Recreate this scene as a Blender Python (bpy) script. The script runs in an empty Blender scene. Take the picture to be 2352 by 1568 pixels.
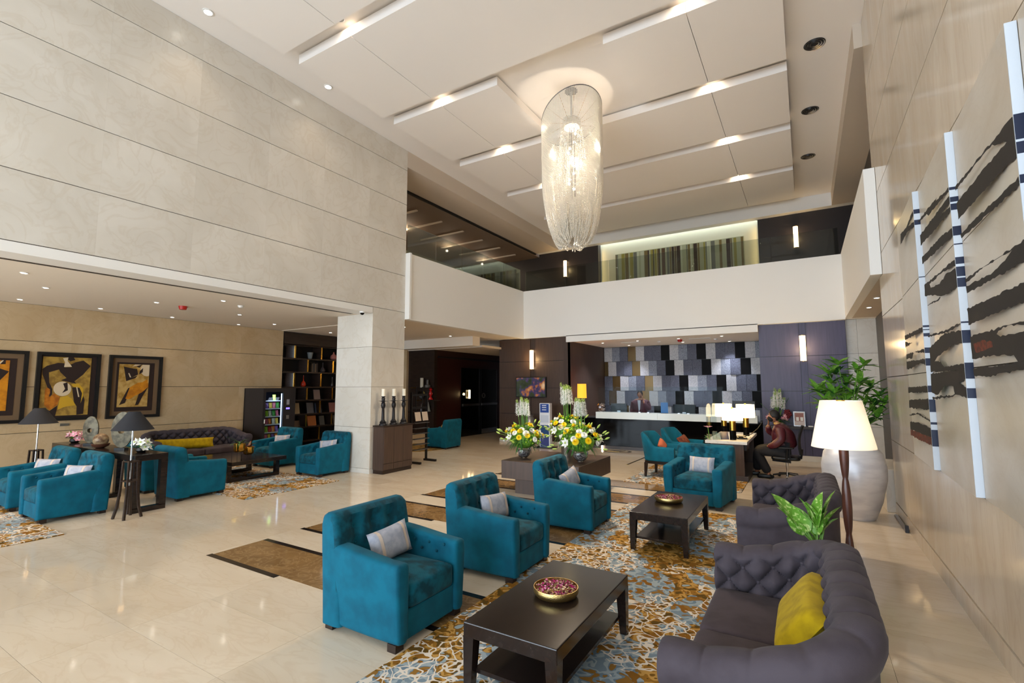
import bpy, bmesh, math, random
from math import pi, sin, cos, sqrt, radians, atan2
from mathutils import Vector, Matrix, Quaternion

# ------------------------------------------------------------------ camera, sky, exposure
YAW, PIT, ROL, FPX, CAMH = -0.543376053, 0.0926620423, -0.00216614712, 1112.76592, 1.85
_fwd = Vector((sin(YAW)*cos(PIT), cos(YAW)*cos(PIT), sin(PIT)))
_r0 = Vector((cos(YAW), -sin(YAW), 0)); _u0 = _r0.cross(_fwd)
_R = cos(ROL)*_r0 + sin(ROL)*_u0; _U = -sin(ROL)*_r0 + cos(ROL)*_u0
CAM = Vector((0, 0, CAMH))
scene = bpy.context.scene
COL = scene.collection
cd = bpy.data.cameras.new('camera'); cam = bpy.data.objects.new('camera', cd); COL.objects.link(cam)
cd.sensor_fit = 'HORIZONTAL'; cd.sensor_width = 36.0; cd.lens = FPX/2352*36.0
cd.clip_start = 0.05; cd.clip_end = 200
cam.matrix_world = Matrix(((_R.x, _U.x, -_fwd.x, 0), (_R.y, _U.y, -_fwd.y, 0), (_R.z, _U.z, -_fwd.z, CAMH), (0, 0, 0, 1)))
scene.camera = cam
scene.view_settings.view_transform = 'Standard'; scene.view_settings.look = 'None'
scene.view_settings.gamma = 1.0; scene.view_settings.use_curve_mapping = False
scene.view_settings.exposure = 0.3
SKY = 8.2
w = bpy.data.worlds.new('World'); scene.world = w; w.use_nodes = True
bg = w.node_tree.nodes['Background']; bg.inputs[0].default_value = (0.74, 0.87, 1.0, 1); bg.inputs[1].default_value = SKY
# portal over the glazed front of the lobby, behind the camera
pl = bpy.data.lights.new('window_portal', 'AREA'); pl.shape = 'RECTANGLE'; pl.size = 15.0; pl.size_y = 4.8; pl.cycles.is_portal = True
po = bpy.data.objects.new('window_portal', pl); COL.objects.link(po); po.location = (-5.5, -7.0, 2.4); po.rotation_euler = (radians(90), 0, 0)

# pixel (2352x1568) -> world
def ray(x, y): return _R*((x-1176)/FPX) + _U*(-(y-784)/FPX) + _fwd
def at(x, y, ax, c):
    d = ray(x, y); return CAM + d*((c-CAM[ax])/d[ax])
def fl(x, y, z=0): return at(x, y, 2, z)
def on_plane(x, y, p, n):
    d = ray(x, y); return CAM + d*((Vector(p)-CAM).dot(n)/d.dot(n))

# ------------------------------------------------------------------ helpers
def lin(c):
    c = c/255.0
    return c/12.92 if c <= 0.04045 else ((c+0.055)/1.055)**2.4
def rgb(c): return (lin(c[0]), lin(c[1]), lin(c[2]), 1)
MATS = {}
def mat(name, col, rough=0.5, metal=0.0, spec=0.5, emit=None, estr=0.0, noise=None, bump=None, sheen=0, coat=0, trans=0, ior=1.45, alpha=1):
    """noise=(scale, colour2, low, high, detail) mixes a second colour; bump=(scale, strength)"""
    if name in MATS: return MATS[name]
    m = bpy.data.materials.new(name); m.use_nodes = True; MATS[name] = m
    nt = m.node_tree; b = nt.nodes['Principled BSDF']
    b.inputs['Base Color'].default_value = rgb(col); b.inputs['Roughness'].default_value = rough
    b.inputs['Metallic'].default_value = metal; b.inputs['Specular IOR Level'].default_value = spec
    b.inputs['IOR'].default_value = ior
    if sheen: b.inputs['Sheen Weight'].default_value = sheen; b.inputs['Sheen Roughness'].default_value = 0.4
    if coat: b.inputs['Coat Weight'].default_value = coat; b.inputs['Coat Roughness'].default_value = 0.08
    if trans: b.inputs['Transmission Weight'].default_value = trans
    if emit: b.inputs['Emission Color'].default_value = rgb(emit); b.inputs['Emission Strength'].default_value = estr
    if noise or bump:
        tc = nt.nodes.new('ShaderNodeNewGeometry')
    if noise:
        sc, c2, lo, hi, det = noise
        n = nt.nodes.new('ShaderNodeTexNoise'); n.inputs['Scale'].default_value = sc if not isinstance(sc, tuple) else 1.0
        n.inputs['Detail'].default_value = det
        if isinstance(sc, tuple):
            mp = nt.nodes.new('ShaderNodeMapping'); mp.inputs['Scale'].default_value = sc
            nt.links.new(tc.outputs['Position'], mp.inputs[0]); nt.links.new(mp.outputs[0], n.inputs[0])
        else: nt.links.new(tc.outputs['Position'], n.inputs[0])
        r = nt.nodes.new('ShaderNodeMapRange'); r.inputs[1].default_value = lo; r.inputs[2].default_value = hi
        nt.links.new(n.outputs[0], r.inputs[0])
        mx = nt.nodes.new('ShaderNodeMix'); mx.data_type = 'RGBA'
        mx.inputs[6].default_value = rgb(col); mx.inputs[7].default_value = rgb(c2)
        nt.links.new(r.outputs[0], mx.inputs[0]); nt.links.new(mx.outputs[2], b.inputs['Base Color'])
    if bump:
        n2 = nt.nodes.new('ShaderNodeTexNoise'); n2.inputs['Scale'].default_value = bump[0]; n2.inputs['Detail'].default_value = 3
        nt.links.new(tc.outputs['Position'], n2.inputs[0])
        bp = nt.nodes.new('ShaderNodeBump'); bp.inputs['Strength'].default_value = bump[1]; bp.inputs['Distance'].default_value = 0.01
        nt.links.new(n2.outputs[0], bp.inputs['Height']); nt.links.new(bp.outputs[0], b.inputs['Normal'])
    return m
def glass_thin(name, tint=(235, 245, 240), refl=1.0):
    if name in MATS: return MATS[name]
    m = bpy.data.materials.new(name); m.use_nodes = True; MATS[name] = m
    nt = m.node_tree; nt.nodes.remove(nt.nodes['Principled BSDF']); out = nt.nodes['Material Output']
    t = nt.nodes.new('ShaderNodeBsdfTransparent'); t.inputs[0].default_value = rgb(tint)
    g = nt.nodes.new('ShaderNodeBsdfGlossy'); g.inputs['Roughness'].default_value = 0.02
    f = nt.nodes.new('ShaderNodeFresnel'); f.inputs[0].default_value = 1.5
    mt = nt.nodes.new('ShaderNodeMath'); mt.operation = 'MULTIPLY'; mt.inputs[1].default_value = refl
    mx = nt.nodes.new('ShaderNodeMixShader'); nt.links.new(f.outputs[0], mt.inputs[0]); nt.links.new(mt.outputs[0], mx.inputs[0])
    nt.links.new(t.outputs[0], mx.inputs[1]); nt.links.new(g.outputs[0], mx.inputs[2]); nt.links.new(mx.outputs[0], out.inputs[0])
    return m

def linen(name, col, tr=.45):
    m = bpy.data.materials.new(name); m.use_nodes = True; MATS[name] = m; nt = m.node_tree; nt.nodes.remove(nt.nodes['Principled BSDF']); out = nt.nodes['Material Output']
    d = nt.nodes.new('ShaderNodeBsdfDiffuse'); d.inputs[0].default_value = rgb(col); t = nt.nodes.new('ShaderNodeBsdfTranslucent'); t.inputs[0].default_value = rgb(col)
    x = nt.nodes.new('ShaderNodeMixShader'); x.inputs[0].default_value = tr; nt.links.new(d.outputs[0], x.inputs[1]); nt.links.new(t.outputs[0], x.inputs[2]); nt.links.new(x.outputs[0], out.inputs[0]); return m

class MB:
    def __init__(s): s.v = []; s.f = []; s.m = []
    def add(s, vs, fs, m=0):
        o = len(s.v); s.v += [tuple(v) for v in vs]; s.f += [tuple(i+o for i in f) for f in fs]; s.m += [m]*len(fs); return s
    def box(s, x0, x1, y0, y1, z0, z1, m=0):
        return s.add([(x0,y0,z0),(x1,y0,z0),(x1,y1,z0),(x0,y1,z0),(x0,y0,z1),(x1,y0,z1),(x1,y1,z1),(x0,y1,z1)],
                     [(0,3,2,1),(4,5,6,7),(0,1,5,4),(1,2,6,5),(2,3,7,6),(3,0,4,7)], m)
    def loft(s, rings, cap=True, closed=True, m=0):
        n = len(rings[0]); assert all(len(r) == n for r in rings); vs = [p for r in rings for p in r]; fs = []
        for i in range(len(rings)-1):
            for j in range(n if closed else n-1):
                k = (j+1) % n; fs.append((i*n+j, i*n+k, (i+1)*n+k, (i+1)*n+j))
        if cap: fs.append(tuple(reversed(range(n)))); fs.append(tuple((len(rings)-1)*n+j for j in range(n)))
        return s.add(vs, fs, m)
    def tube(s, pts, r, n=8, cap=True, m=0):
        pts = [Vector(p) for p in pts]; rings = []
        rr = r if isinstance(r, (list, tuple)) else [r]*len(pts)
        up = Vector((0, 0, 1)); prev = None
        for i, p in enumerate(pts):
            t = (pts[min(i+1, len(pts)-1)]-pts[max(i-1, 0)])
            t = t.normalized() if t.length > 1e-9 else Vector((0, 0, 1))
            if prev is None:
                a = t.cross(up)
                if a.length < 1e-3: a = t.cross(Vector((1, 0, 0)))
            else: a = prev - t*prev.dot(t)
            a.normalize(); prev = a; b = t.cross(a)
            rings.append([p+a*(rr[i]*cos(2*pi*k/n))+b*(rr[i]*sin(2*pi*k/n)) for k in range(n)])
        return s.loft(rings, cap, True, m)
    def lathe(s, prof, n=24, c=(0, 0, 0), m=0, cap=True):
        rings = [[(c[0]+r*cos(2*pi*k/n), c[1]+r*sin(2*pi*k/n), c[2]+z) for k in range(n)] for r, z in prof]
        return s.loft(rings, cap, True, m)
    def sphere(s, c, r, nu=12, nv=8, sc=(1, 1, 1), m=0):
        prof = [(max(1e-4, sin(pi*i/nv)), -cos(pi*i/nv)) for i in range(nv+1)]
        rings = [[(c[0]+r*sc[0]*a*cos(2*pi*k/nu), c[1]+r*sc[1]*a*sin(2*pi*k/nu), c[2]+r*sc[2]*z) for k in range(nu)] for a, z in prof]
        return s.loft(rings, True, True, m)
    def prism(s, pts, d, m=0):
        """planar polygon extruded by vector d"""
        d = Vector(d); a = [Vector(p) for p in pts]; n = len(a)
        vs = a+[p+d for p in a]; fs = [tuple(reversed(range(n))), tuple(range(n, 2*n))]
        for i in range(n): k = (i+1) % n; fs.append((i, k, n+k, n+i))
        return s.add(vs, fs, m)
    def cushion(s, x0, x1, y0, y1, z0, z1, r=0.04, crown=0.02, cr=0.05, m=0):
        """soft rounded block"""
        def rr(ins, z):
            a, b, c, d = x0+ins, x1-ins, y0+ins, y1-ins; q = max(0.004, cr-ins*0.5); P = []
            q = min(q, (b-a)/2.01, (d-c)/2.01)
            for (cx, cy, t0) in ((b-q, d-q, 0), (a+q, d-q, pi/2), (a+q, c+q, pi), (b-q, c+q, 1.5*pi)):
                for k in range(4): t = t0+k*pi/6; P.append((cx+q*cos(t), cy+q*sin(t), z))
            return P
        R = []; w = min(x1-x0, y1-y0)/2
        for t in (0.97, 0.6, 0.3): R.append(rr(w*t*0.98, z0))
        for k in range(5): t = -pi/2+k*pi/8; R.append(rr(r*(1-cos(t)), z0+r+r*sin(t)))
        for k in range(5): t = k*pi/8; R.append(rr(r*(1-cos(t)), z1-r+r*sin(t)))
        for t in (0.2, 0.4, 0.6, 0.8, 0.97): R.append(rr(max(r, w*t*0.98), z1+crown*(1-(1-t)**2)))
        return s.loft(R, True, True, m)
    def build(s, name, mats, parent=None, smooth=None, bevel=0, seg=2, loc=None, kind=None, recalc=True):
        me = bpy.data.meshes.new(name); me.from_pydata(s.v, [], s.f)
        if not isinstance(mats, (list, tuple)): mats = [mats]
        for q in mats: me.materials.append(q)
        if len(mats) > 1: me.polygons.foreach_set('material_index', s.m)
        if bevel or recalc or smooth is not None:
            bm = bmesh.new(); bm.from_mesh(me)
            if recalc: bmesh.ops.recalc_face_normals(bm, faces=bm.faces)
            if bevel:
                es = [e for e in bm.edges if len(e.link_faces) == 2 and e.calc_face_angle(0) > 0.6]
                bmesh.ops.bevel(bm, geom=es, offset=bevel, offset_type='OFFSET', segments=seg, profile=0.5, affect='EDGES', clamp_overlap=True)
            if smooth is not None:
                for f in bm.faces: f.smooth = True
                for e in bm.edges: e.smooth = not (len(e.link_faces) == 2 and e.calc_face_angle(0) > smooth)
            bm.to_mesh(me); bm.free()
        me.update()
        o = bpy.data.objects.new(name, me); COL.objects.link(o)
        if parent: o.parent = parent
        if loc is not None: o.location = loc
        if kind: o['kind'] = kind
        return o
def mesh_of(mb, name, mats, **k):
    o = mb.build(name, mats, **k); me = o.data; bpy.data.objects.remove(o); return me
def inst(name, me, parent=None, loc=(0, 0, 0), rot=(0, 0, 0), sc=(1, 1, 1)):
    o = bpy.data.objects.new(name, me); COL.objects.link(o); o.parent = parent
    o.location = loc; o.rotation_euler = rot; o.scale = sc if isinstance(sc, (tuple, list)) else (sc, sc, sc); return o
def align(o, d, roll=0.0):
    q = Vector(d).to_track_quat('Z', 'Y'); o.rotation_mode = 'QUATERNION'

    o.rotation_quaternion = q @ Quaternion((0, 0, 1), roll); return o
def tag(o, label=None, cat=None, group=None, kind=None):
    if label: o['label'] = label
    if cat: o['category'] = cat
    if group: o['group'] = group
    if kind: o['kind'] = kind
    return o
def thing(name, label, cat, loc=(0, 0, 0), rotz=0, group=None):
    o = bpy.data.objects.new(name, None); COL.objects.link(o); o.empty_display_size = 0.1
    o.location = loc; o.rotation_euler = (0, 0, rotz); return tag(o, label, cat, group)
def struct(name, mb, m, label=None, **k):
    o = mb.build(name, m, **k); o['kind'] = 'structure'
    if label: o['label'] = label
    return o
def dup(root, loc, rotz, label, group=None):
    def cp(o, par):
        c = o.copy(); COL.objects.link(c); c.parent = par
        for ch in list(o.children): cp(ch, c)
        return c
    r = cp(root, None); r.location = loc; r.rotation_euler = (0, 0, rotz); r['label'] = label
    if group: r['group'] = group
    return r
_ub = {}
def ubox(name, m, parent, x0, x1, y0, y1, z0, z1):
    """box piece: every piece of one material shares one unit-cube mesh"""
    key = m.name
    if key not in _ub:
        _ub[key] = mesh_of(MB().box(-.5, .5, -.5, .5, -.5, .5), 'piece_'+key, m)
    return inst(name, _ub[key], parent, ((x0+x1)/2, (y0+y1)/2, (z0+z1)/2), (0, 0, 0), (x1-x0, y1-y0, z1-z0))
def B(*a): return MB().box(*a)
def light(name, typ, loc, power, col=(255, 225, 190), size=0.05, rot=None, spot=None, blend=0.5, parent=None):
    l = bpy.data.lights.new(name, typ); l.energy = power; l.color = rgb(col)[:3]
    if typ == 'AREA': l.size = size
    else: l.shadow_soft_size = size
    if spot: l.spot_size = radians(spot); l.spot_blend = blend
    o = bpy.data.objects.new(name, l); COL.objects.link(o); o.location = loc; o.parent = parent
    if rot: o.rotation_euler = rot
    return o
rnd = random.Random(7)

# ------------------------------------------------------------------ materials
def stone(name, c1, c2, c3, scale=1.2, rough=0.25, vein=0.5, rot=0.0, stretch=(1, 1, 1), var=0.12, spec=0.5, coat=0.0):
    m = bpy.data.materials.new(name); m.use_nodes = True; MATS[name] = m
    nt = m.node_tree; b = nt.nodes['Principled BSDF']; N = nt.nodes.new; L = nt.links.new
    g = N('ShaderNodeNewGeometry'); oi = N('ShaderNodeObjectInfo')
    mp = N('ShaderNodeMapping'); mp.inputs['Scale'].default_value = stretch; mp.inputs['Rotation'].default_value = (0, 0, rot)
    ad = N('ShaderNodeVectorMath'); ad.operation = 'ADD'
    rv = N('ShaderNodeMath'); rv.operation = 'MULTIPLY'; rv.inputs[1].default_value = 37.0
    L(oi.outputs['Random'], rv.inputs[0]); L(g.outputs['Position'], ad.inputs[0]); L(rv.outputs[0], ad.inputs[1])
    L(ad.outputs[0], mp.inputs[0])
    n1 = N('ShaderNodeTexNoise'); n1.inputs['Scale'].default_value = scale; n1.inputs['Detail'].default_value = 6; n1.inputs['Distortion'].default_value = 1.2
    n2 = N('ShaderNodeTexNoise'); n2.inputs['Scale'].default_value = scale*2.3; n2.inputs['Detail'].default_value = 8; n2.inputs['Distortion'].default_value = 2.0
    L(mp.outputs[0], n1.inputs[0]); L(mp.outputs[0], n2.inputs[0])
    r1 = N('ShaderNodeMapRange'); r1.inputs[1].default_value = 0.35; r1.inputs[2].default_value = 0.68; L(n1.outputs[0], r1.inputs[0])
    mx = N('ShaderNodeMix'); mx.data_type = 'RGBA'; mx.inputs[6].default_value = rgb(c1); mx.inputs[7].default_value = rgb(c2); L(r1.outputs[0], mx.inputs[0])
    # veins: narrow band of the second noise
    s = N('ShaderNodeMath'); s.operation = 'SUBTRACT'; s.inputs[1].default_value = 0.5; L(n2.outputs[0], s.inputs[0])
    a = N('ShaderNodeMath'); a.operation = 'ABSOLUTE'; L(s.outputs[0], a.inputs[0])
    r2 = N('ShaderNodeMapRange'); r2.inputs[1].default_value = 0.0; r2.inputs[2].default_value = 0.045; r2.inputs[3].default_value = vein; r2.inputs[4].default_value = 0.0
    L(a.outputs[0], r2.inputs[0])
    m2 = N('ShaderNodeMix'); m2.data_type = 'RGBA'; L(r2.outputs[0], m2.inputs[0]); L(mx.outputs[2], m2.inputs[6]); m2.inputs[7].default_value = rgb(c3)
    hs = N('ShaderNodeHueSaturation'); L(m2.outputs[2], hs.inputs['Color'])
    vr = N('ShaderNodeMapRange'); vr.inputs[3].default_value = 1-var/2; vr.inputs[4].default_value = 1+var/2; L(oi.outputs['Random'], vr.inputs[0]); L(vr.outputs[0], hs.inputs['Value'])
    L(hs.outputs[0], b.inputs['Base Color']); b.inputs['Roughness'].default_value = rough; b.inputs['Specular IOR Level'].default_value = spec
    if coat: b.inputs['Coat Weight'].default_value = coat; b.inputs['Coat Roughness'].default_value = 0.05
    return m
STONE_W = stone('wall_marble', (211, 204, 192), (222, 216, 206), (190, 172, 146), 0.8, 0.26, 0.18, var=0.06)
STONE_L = stone('lounge_marble', (190, 163, 124), (202, 178, 142), (164, 134, 96), 1.1, 0.30, 0.18, var=0.05)
STONE_R = stone('right_marble', (206, 189, 167), (216, 203, 185), (172, 150, 122), 1.1, 0.12, 0.16, stretch=(1, 1.8, 0.35), var=0.04)
FLOOR_M = stone('floor_marble', (216, 198, 173), (226, 211, 189), (196, 168, 134), 1.0, 0.075, 0.20, rot=0.5, stretch=(0.6, 1.7, 1), var=0.05, spec=0.6)
BROWN_M = stone('brown_marble', (122, 92, 56), (150, 116, 74), (190, 158, 114), 1.7, 0.09, 0.35, var=0.06)
GRAN = mat('dark_granite', (66, 60, 56), 0.5, noise=(90, (120, 114, 108), .45, .7, 4))
DARKSTONE = mat('black_stone_strip', (34, 27, 24), 0.15)
JOINT = mat('joint_dark', (84, 70, 56), 0.9)
JOINT_F = mat('joint_floor', (176, 156, 128), 0.7)
WHITE = mat('white_paint', (238, 235, 230), 0.6)
CEIL = mat('ceiling_paint', (242, 236, 231), 0.75)
CEIL_L = mat('lounge_ceiling_paint', (238, 226, 210), 0.75)
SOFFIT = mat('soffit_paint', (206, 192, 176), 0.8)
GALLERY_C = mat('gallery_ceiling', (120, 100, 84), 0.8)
WENGE = mat('wenge_wood', (50, 36, 29), 0.32, noise=((3, 3, 40), (38, 27, 22), .4, .6, 6))
WENGE_T = mat('wenge_table', (32, 24, 21), 0.16, noise=((30, 2.5, 30), (40, 30, 26), .4, .65, 6))
PANEL_D = mat('dark_wall_panel', (78, 60, 50), 0.42, noise=((30, 30, 2), (66, 50, 42), .35, .7, 5))
PANEL_P = mat('plum_wall_panel', (76, 72, 100), 0.42, noise=((30, 30, 2), (68, 64, 90), .35, .7, 5))
BLACK = mat('black_satin', (16, 15, 16), 0.4)
BLACKG = mat('black_gloss', (10, 9, 9), 0.06, spec=0.15)
GOLD = mat('brass', (206, 178, 116), 0.32, 1.0, bump=(160, 0.3))
GOLDS = mat('polished_brass', (206, 160, 70), 0.2, 1.0)
STEEL = mat('steel', (170, 170, 172), 0.28, 1.0)
CHROME = mat('chrome', (215, 215, 218), 0.12, 1.0)
IRON = mat('dark_iron', (44, 42, 44), 0.42, 0.6)
GLASS = glass_thin('clear_pane', (240, 246, 246), 0.35)
GLASS_G = glass_thin('railing_glass', (226, 230, 227), .6)
GLASS_V = mat('vase_glass', (255, 255, 255), 0.0, trans=1.0, ior=1.45)
TEAL = mat('teal_velvet', (2, 96, 120), 0.8, noise=(7, (2, 80, 102), .38, .68, 5), bump=(260, .12), sheen=0.04, spec=.25)
TEAL_S = mat('teal_velvet_seat', (2, 88, 108), 0.8, noise=(10, (2, 58, 72), .42, .60, 6), bump=(260, .12), sheen=0.06, spec=.25)
GREYV = mat('grey_velvet', (76, 69, 76), 0.82, noise=(6, (65, 58, 64), .4, .65, 4), bump=(300, .12), sheen=0.05, spec=.25)
GREYS = mat('grey_seat_velvet', (72, 62, 66), 0.85, noise=(5, (60, 51, 54), .4, .65, 4), bump=(300, .12), sheen=0.05, spec=.2)
YEL = mat('mustard_velvet', (182, 154, 10), 0.75, noise=(14, (158, 132, 8), .4, .65, 4), sheen=0.05, spec=.25)
PIL = mat('pale_blue_cotton', (176, 178, 188), 0.85, noise=(18, (158, 162, 176), .4, .6, 3), bump=(300, .2))
STRAP = mat('beige_strap', (206, 188, 172), 0.8)
LEAF = mat('leaf_green', (82, 142, 42), 0.45, noise=(30, (124, 176, 60), .4, .65, 2))
LEAF_D = mat('dark_leaf', (38, 84, 32), 0.45, noise=(30, (58, 108, 42), .4, .65, 2))
BUD = mat('lily_bud', (168, 192, 96), 0.5)
STEM = mat('stem_green', (96, 140, 52), 0.5)
PETW = mat('white_petal', (240, 240, 234), 0.6)
PETY = mat('yellow_petal', (244, 212, 22), 0.6)
PETP = mat('pink_petal', (226, 160, 176), 0.6)
PETR = mat('dark_red_petal', (96, 14, 26), 0.6)
PETG = mat('green_button_flower', (150, 186, 40), 0.6)
# ------------------------------------------------------------------ STRUCTURE
XL, XR, XB = -8.07, 1.034, -12.84      # lobby left wall, right wall, lounge back wall
ZC, ZP = 7.60, 7.40                    # lobby ceiling, underside of hung panels
YF, YS = -7.0, 13.0                    # glazed front, shelf wall behind the pillar
# floor --------------------------------------------------------------
floor = struct('floor', B(-13.8, 1.7, YF, 18.0, -0.25, -0.012), JOINT_F, 'cream polished marble floor')
TX, TY = 1.24, 0.597
ix = 0
y = 1.236-14*TY
row = 0
tiles = []
while y < 17.4:
    x = -5.80-6*TX
    while x < 1.6:
        a, b, c, d = max(x, -13.0), min(x+TX, 1.6), max(y, YF), min(y+TY, 17.4)
        if b-a > .05 and d-c > .05: tiles.append((a, b, c, d))
        x += TX
    y += TY
tiles.sort(key=lambda t: ((t[0]+t[1])/2)**2+((t[2]+t[3])/2)**2)
vis = [t for t in tiles if t[3] > 1.0 and t[0] < 1.1 and not (t[0] < -9 and t[2] > 12.9)]
for a, b, c, d in vis[:296]: ubox('floor_tile', FLOOR_M, floor, a+.001, b-.001, c+.001, d-.001, -.02, 0.0)
rest = [t for t in tiles if t not in vis[:296]]
mb = MB()
for a, b, c, d in rest: mb.box(a+.001, b-.001, c+.001, d-.001, -.02, 0.0)
mb.build('floor_tiles_beyond', FLOOR_M, floor, kind='stuff')
# brown marble inlays with black strips
for k in range(6):
    y0 = 3.0+k*1.165; x0, x1 = -5.74, -2.2
    ubox('marble_inlay', BROWN_M, floor, x0, x1, y0+.06, y0+.64, -.004, .0012)
    for (a, b, yy) in ((x0-.03, x0+1.21, y0), (x0+2.45, x1-.02, y0), (x0, x0+1.9, y0+.64), (x0+2.6, x1, y0+.64)):
        ubox('black_strip', DARKSTONE, floor, a, b, yy, yy+.065, -.004, .0016)
for i, (a, b, c) in enumerate(((-7.0, -4.0, 12.1),)):
    pass
# brass inlay line and oval mark before the reception
mb = MB(); p0, p1 = fl(1440, 1067), fl(1482, 1050)
d = (p1-p0).normalized(); n = Vector((-d.y, d.x, 0))*.025
mb.prism([p0-n, p1-n, p1+n, p0+n], (0, 0, .002)); mb.build('inlay_line', GOLDS, floor)
c = fl(1417, 1036); mb = MB()
ro = [(c.x+.42*cos(t*pi/16), c.y+.30*sin(t*pi/16)) for t in range(32)]; ri = [(c.x+.34*cos(t*pi/16), c.y+.23*sin(t*pi/16)) for t in range(32)]
mb.add([(a, b, .002) for a, b in ro]+[(a, b, .002) for a, b in ri], [(i, (i+1) % 32, 32+(i+1) % 32, 32+i) for i in range(32)])
mb.prism([(c.x-.3, c.y-.1, 0), (c.x+.1, c.y-.1, 0), (c.x+.25, c.y+.1, 0), (c.x-.1, c.y+.1, 0)], (0, 0, .002))
mb.build('oval_inlay', GOLDS, floor)

# panel walls ---------------------------------------------------------
def panels_x(par, m, X, sgn, y0, y1, zs, W, off, th=.02, gz=.005, gy=.0002):
    """stone slabs on a wall of constant X, facing sgn"""
    for i in range(len(zs)-1):
        yy = y0+(off-y0) % W-W
        while yy < y1:
            a, b = max(yy, y0), min(yy+W, y1)
            if b-a > .03:
                xa, xb = (X, X+th) if sgn > 0 else (X-th, X)
                ubox('stone_panel', m, par, xa, xb, a+gy, b-gy, zs[i]+gz, zs[i+1]-gz)
            yy += W
ZJ = [3.604, 4.481, 5.357, 6.233, 7.097, ZC]
wl = struct('wall_left', B(XL-.42, XL-.02, YF, 8.44, 3.47, ZC+.1), JOINT, 'tall pale marble wall above the lounge opening')
panels_x(wl, STONE_W, XL-.02, 1, YF, 8.44, ZJ, 1.18, 2.55)
tr = struct('trim_1', B(XL-.42, XL, YF, 7.44, 3.465, 3.598), WHITE, 'white edge band above lounge opening')
# pillar
YP0, YP1, XP = 7.45, 8.44, -9.20
pz = [0.10, 0.973, 1.85, 2.727, 3.604]
wp = struct('wall_pillar', B(XP, XL-.02, YP0+.02, YP1-.02, 0, 3.604), JOINT, 'square marble clad pillar at the lounge end')
for i in range(len(pz)-1):
    ubox('stone_panel', STONE_W, wp, XP, XL-.001, YP0, YP0+.02, pz[i]+.003, pz[i+1]-.003)
    ubox('stone_panel', STONE_W, wp, XL-.02, XL, YP0+.021, YP1, pz[i]+.003, pz[i+1]-.003)
    ubox('stone_panel', STONE_W, wp, XP-.02, XP, YP0, YP1, pz[i]+.003, pz[i+1]-.003)
ubox('stone_skirting', STONE_W, wp, XP-.02, XL+.004, YP0-.004, YP1, 0, .098)
# lounge back wall
zl = [0, .10, .985, 1.865, 2.745, 3.47]
wb = struct('wall_lounge', B(XB-.3, XB-.02, YF, 8.50, 0, 3.6), JOINT, 'beige marble back wall of the lounge')
panels_x(wb, STONE_L, XB-.02, 1, YF, 8.50, zl, 1.16, 3.80)
struct('wall_lounge_end', B(-13.6, XB-.45, 8.5, 13.0, 0, 3.6), WENGE, 'dark wall behind the book shelves')
# lounge ceiling
cl = struct('ceiling_lounge', B(XB-.3, XL-.02, YF, 8.46, 3.47, 3.60), CEIL_L, 'flat beige ceiling of the lounge')
for k, dx in enumerate((0, .05)): ubox('slot_diffuser', BLACK, cl, -8.56-dx, -8.535-dx, YF, 7.3, 3.466, 3.475)
# lobby ceiling
ce = struct('ceiling', B(XL-.5, 1.7, YF, 17.0, ZC, ZC+.2), CEIL, 'high cream ceiling with hung light panels')
rows = [(-6.6, -4.6), (-4.3, -2.3), (-2.0, .15), (.3, 2.26), (2.58, 4.56), (4.857, 6.815), (7.12, 9.09), (9.43, 11.40), (11.72, 13.72), (14.05, 16.3)]
for k, (a, b) in enumerate(rows):
    xs = [(-7.225, -5.925), (-5.915, -1.265), (-1.255, -.01)]
    if k == 6: xs = [(-7.225, -5.925), (-5.915, -4.61), (-2.556, -1.265), (-1.255, -.01)]
    for (x0, x1) in xs: ubox('ceiling_panel', CEIL, ce, x0, x1, a, b, ZP, ZP+.17)
# upper bulkheads round the mezzanine
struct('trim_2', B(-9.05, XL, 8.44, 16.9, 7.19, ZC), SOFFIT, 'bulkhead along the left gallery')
struct('trim_3', B(-9.05, 1.6, 16.9, 17.2, 7.20, ZC), WHITE, 'white bulkhead above the far gallery')
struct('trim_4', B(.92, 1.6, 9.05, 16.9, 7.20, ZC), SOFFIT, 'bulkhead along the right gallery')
# mezzanine parapets and slab
struct('wall_parapet_left', B(-8.15, -8.0, 8.44, 14.15, 3.44, 5.04), WHITE, 'white gallery parapet beside the marble wall')
struct('trim_5', B(-8.0, -7.93, 8.44, 8.50, 3.44, 5.04), WHITE, 'white end edge of the left parapet')
struct('wall_parapet_far', B(-8.0, .89, 14.0, 14.15, 3.44, 5.04), WHITE, 'long white gallery parapet above the reception')
struct('wall_parapet_right', B(.89, 1.03, 8.72, 14.15, 3.47, 5.08), WHITE, 'white gallery parapet beside the right wall')
struct('ceiling_mezzanine', B(-13.2, -8.16, 8.44, 17.4, 3.46, 3.7), CEIL_L, 'low ceiling under the left gallery')
struct('ceiling_mezzanine_far', B(-8.0, 1.6, 14.15, 17.6, 3.46, 3.7), CEIL_L, 'slab under the far gallery')
struct('ceiling_mezzanine_right', B(1.03, 1.6, 9.05, 14.15, 3.47, 3.7), SOFFIT, 'slab under the right gallery')

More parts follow.
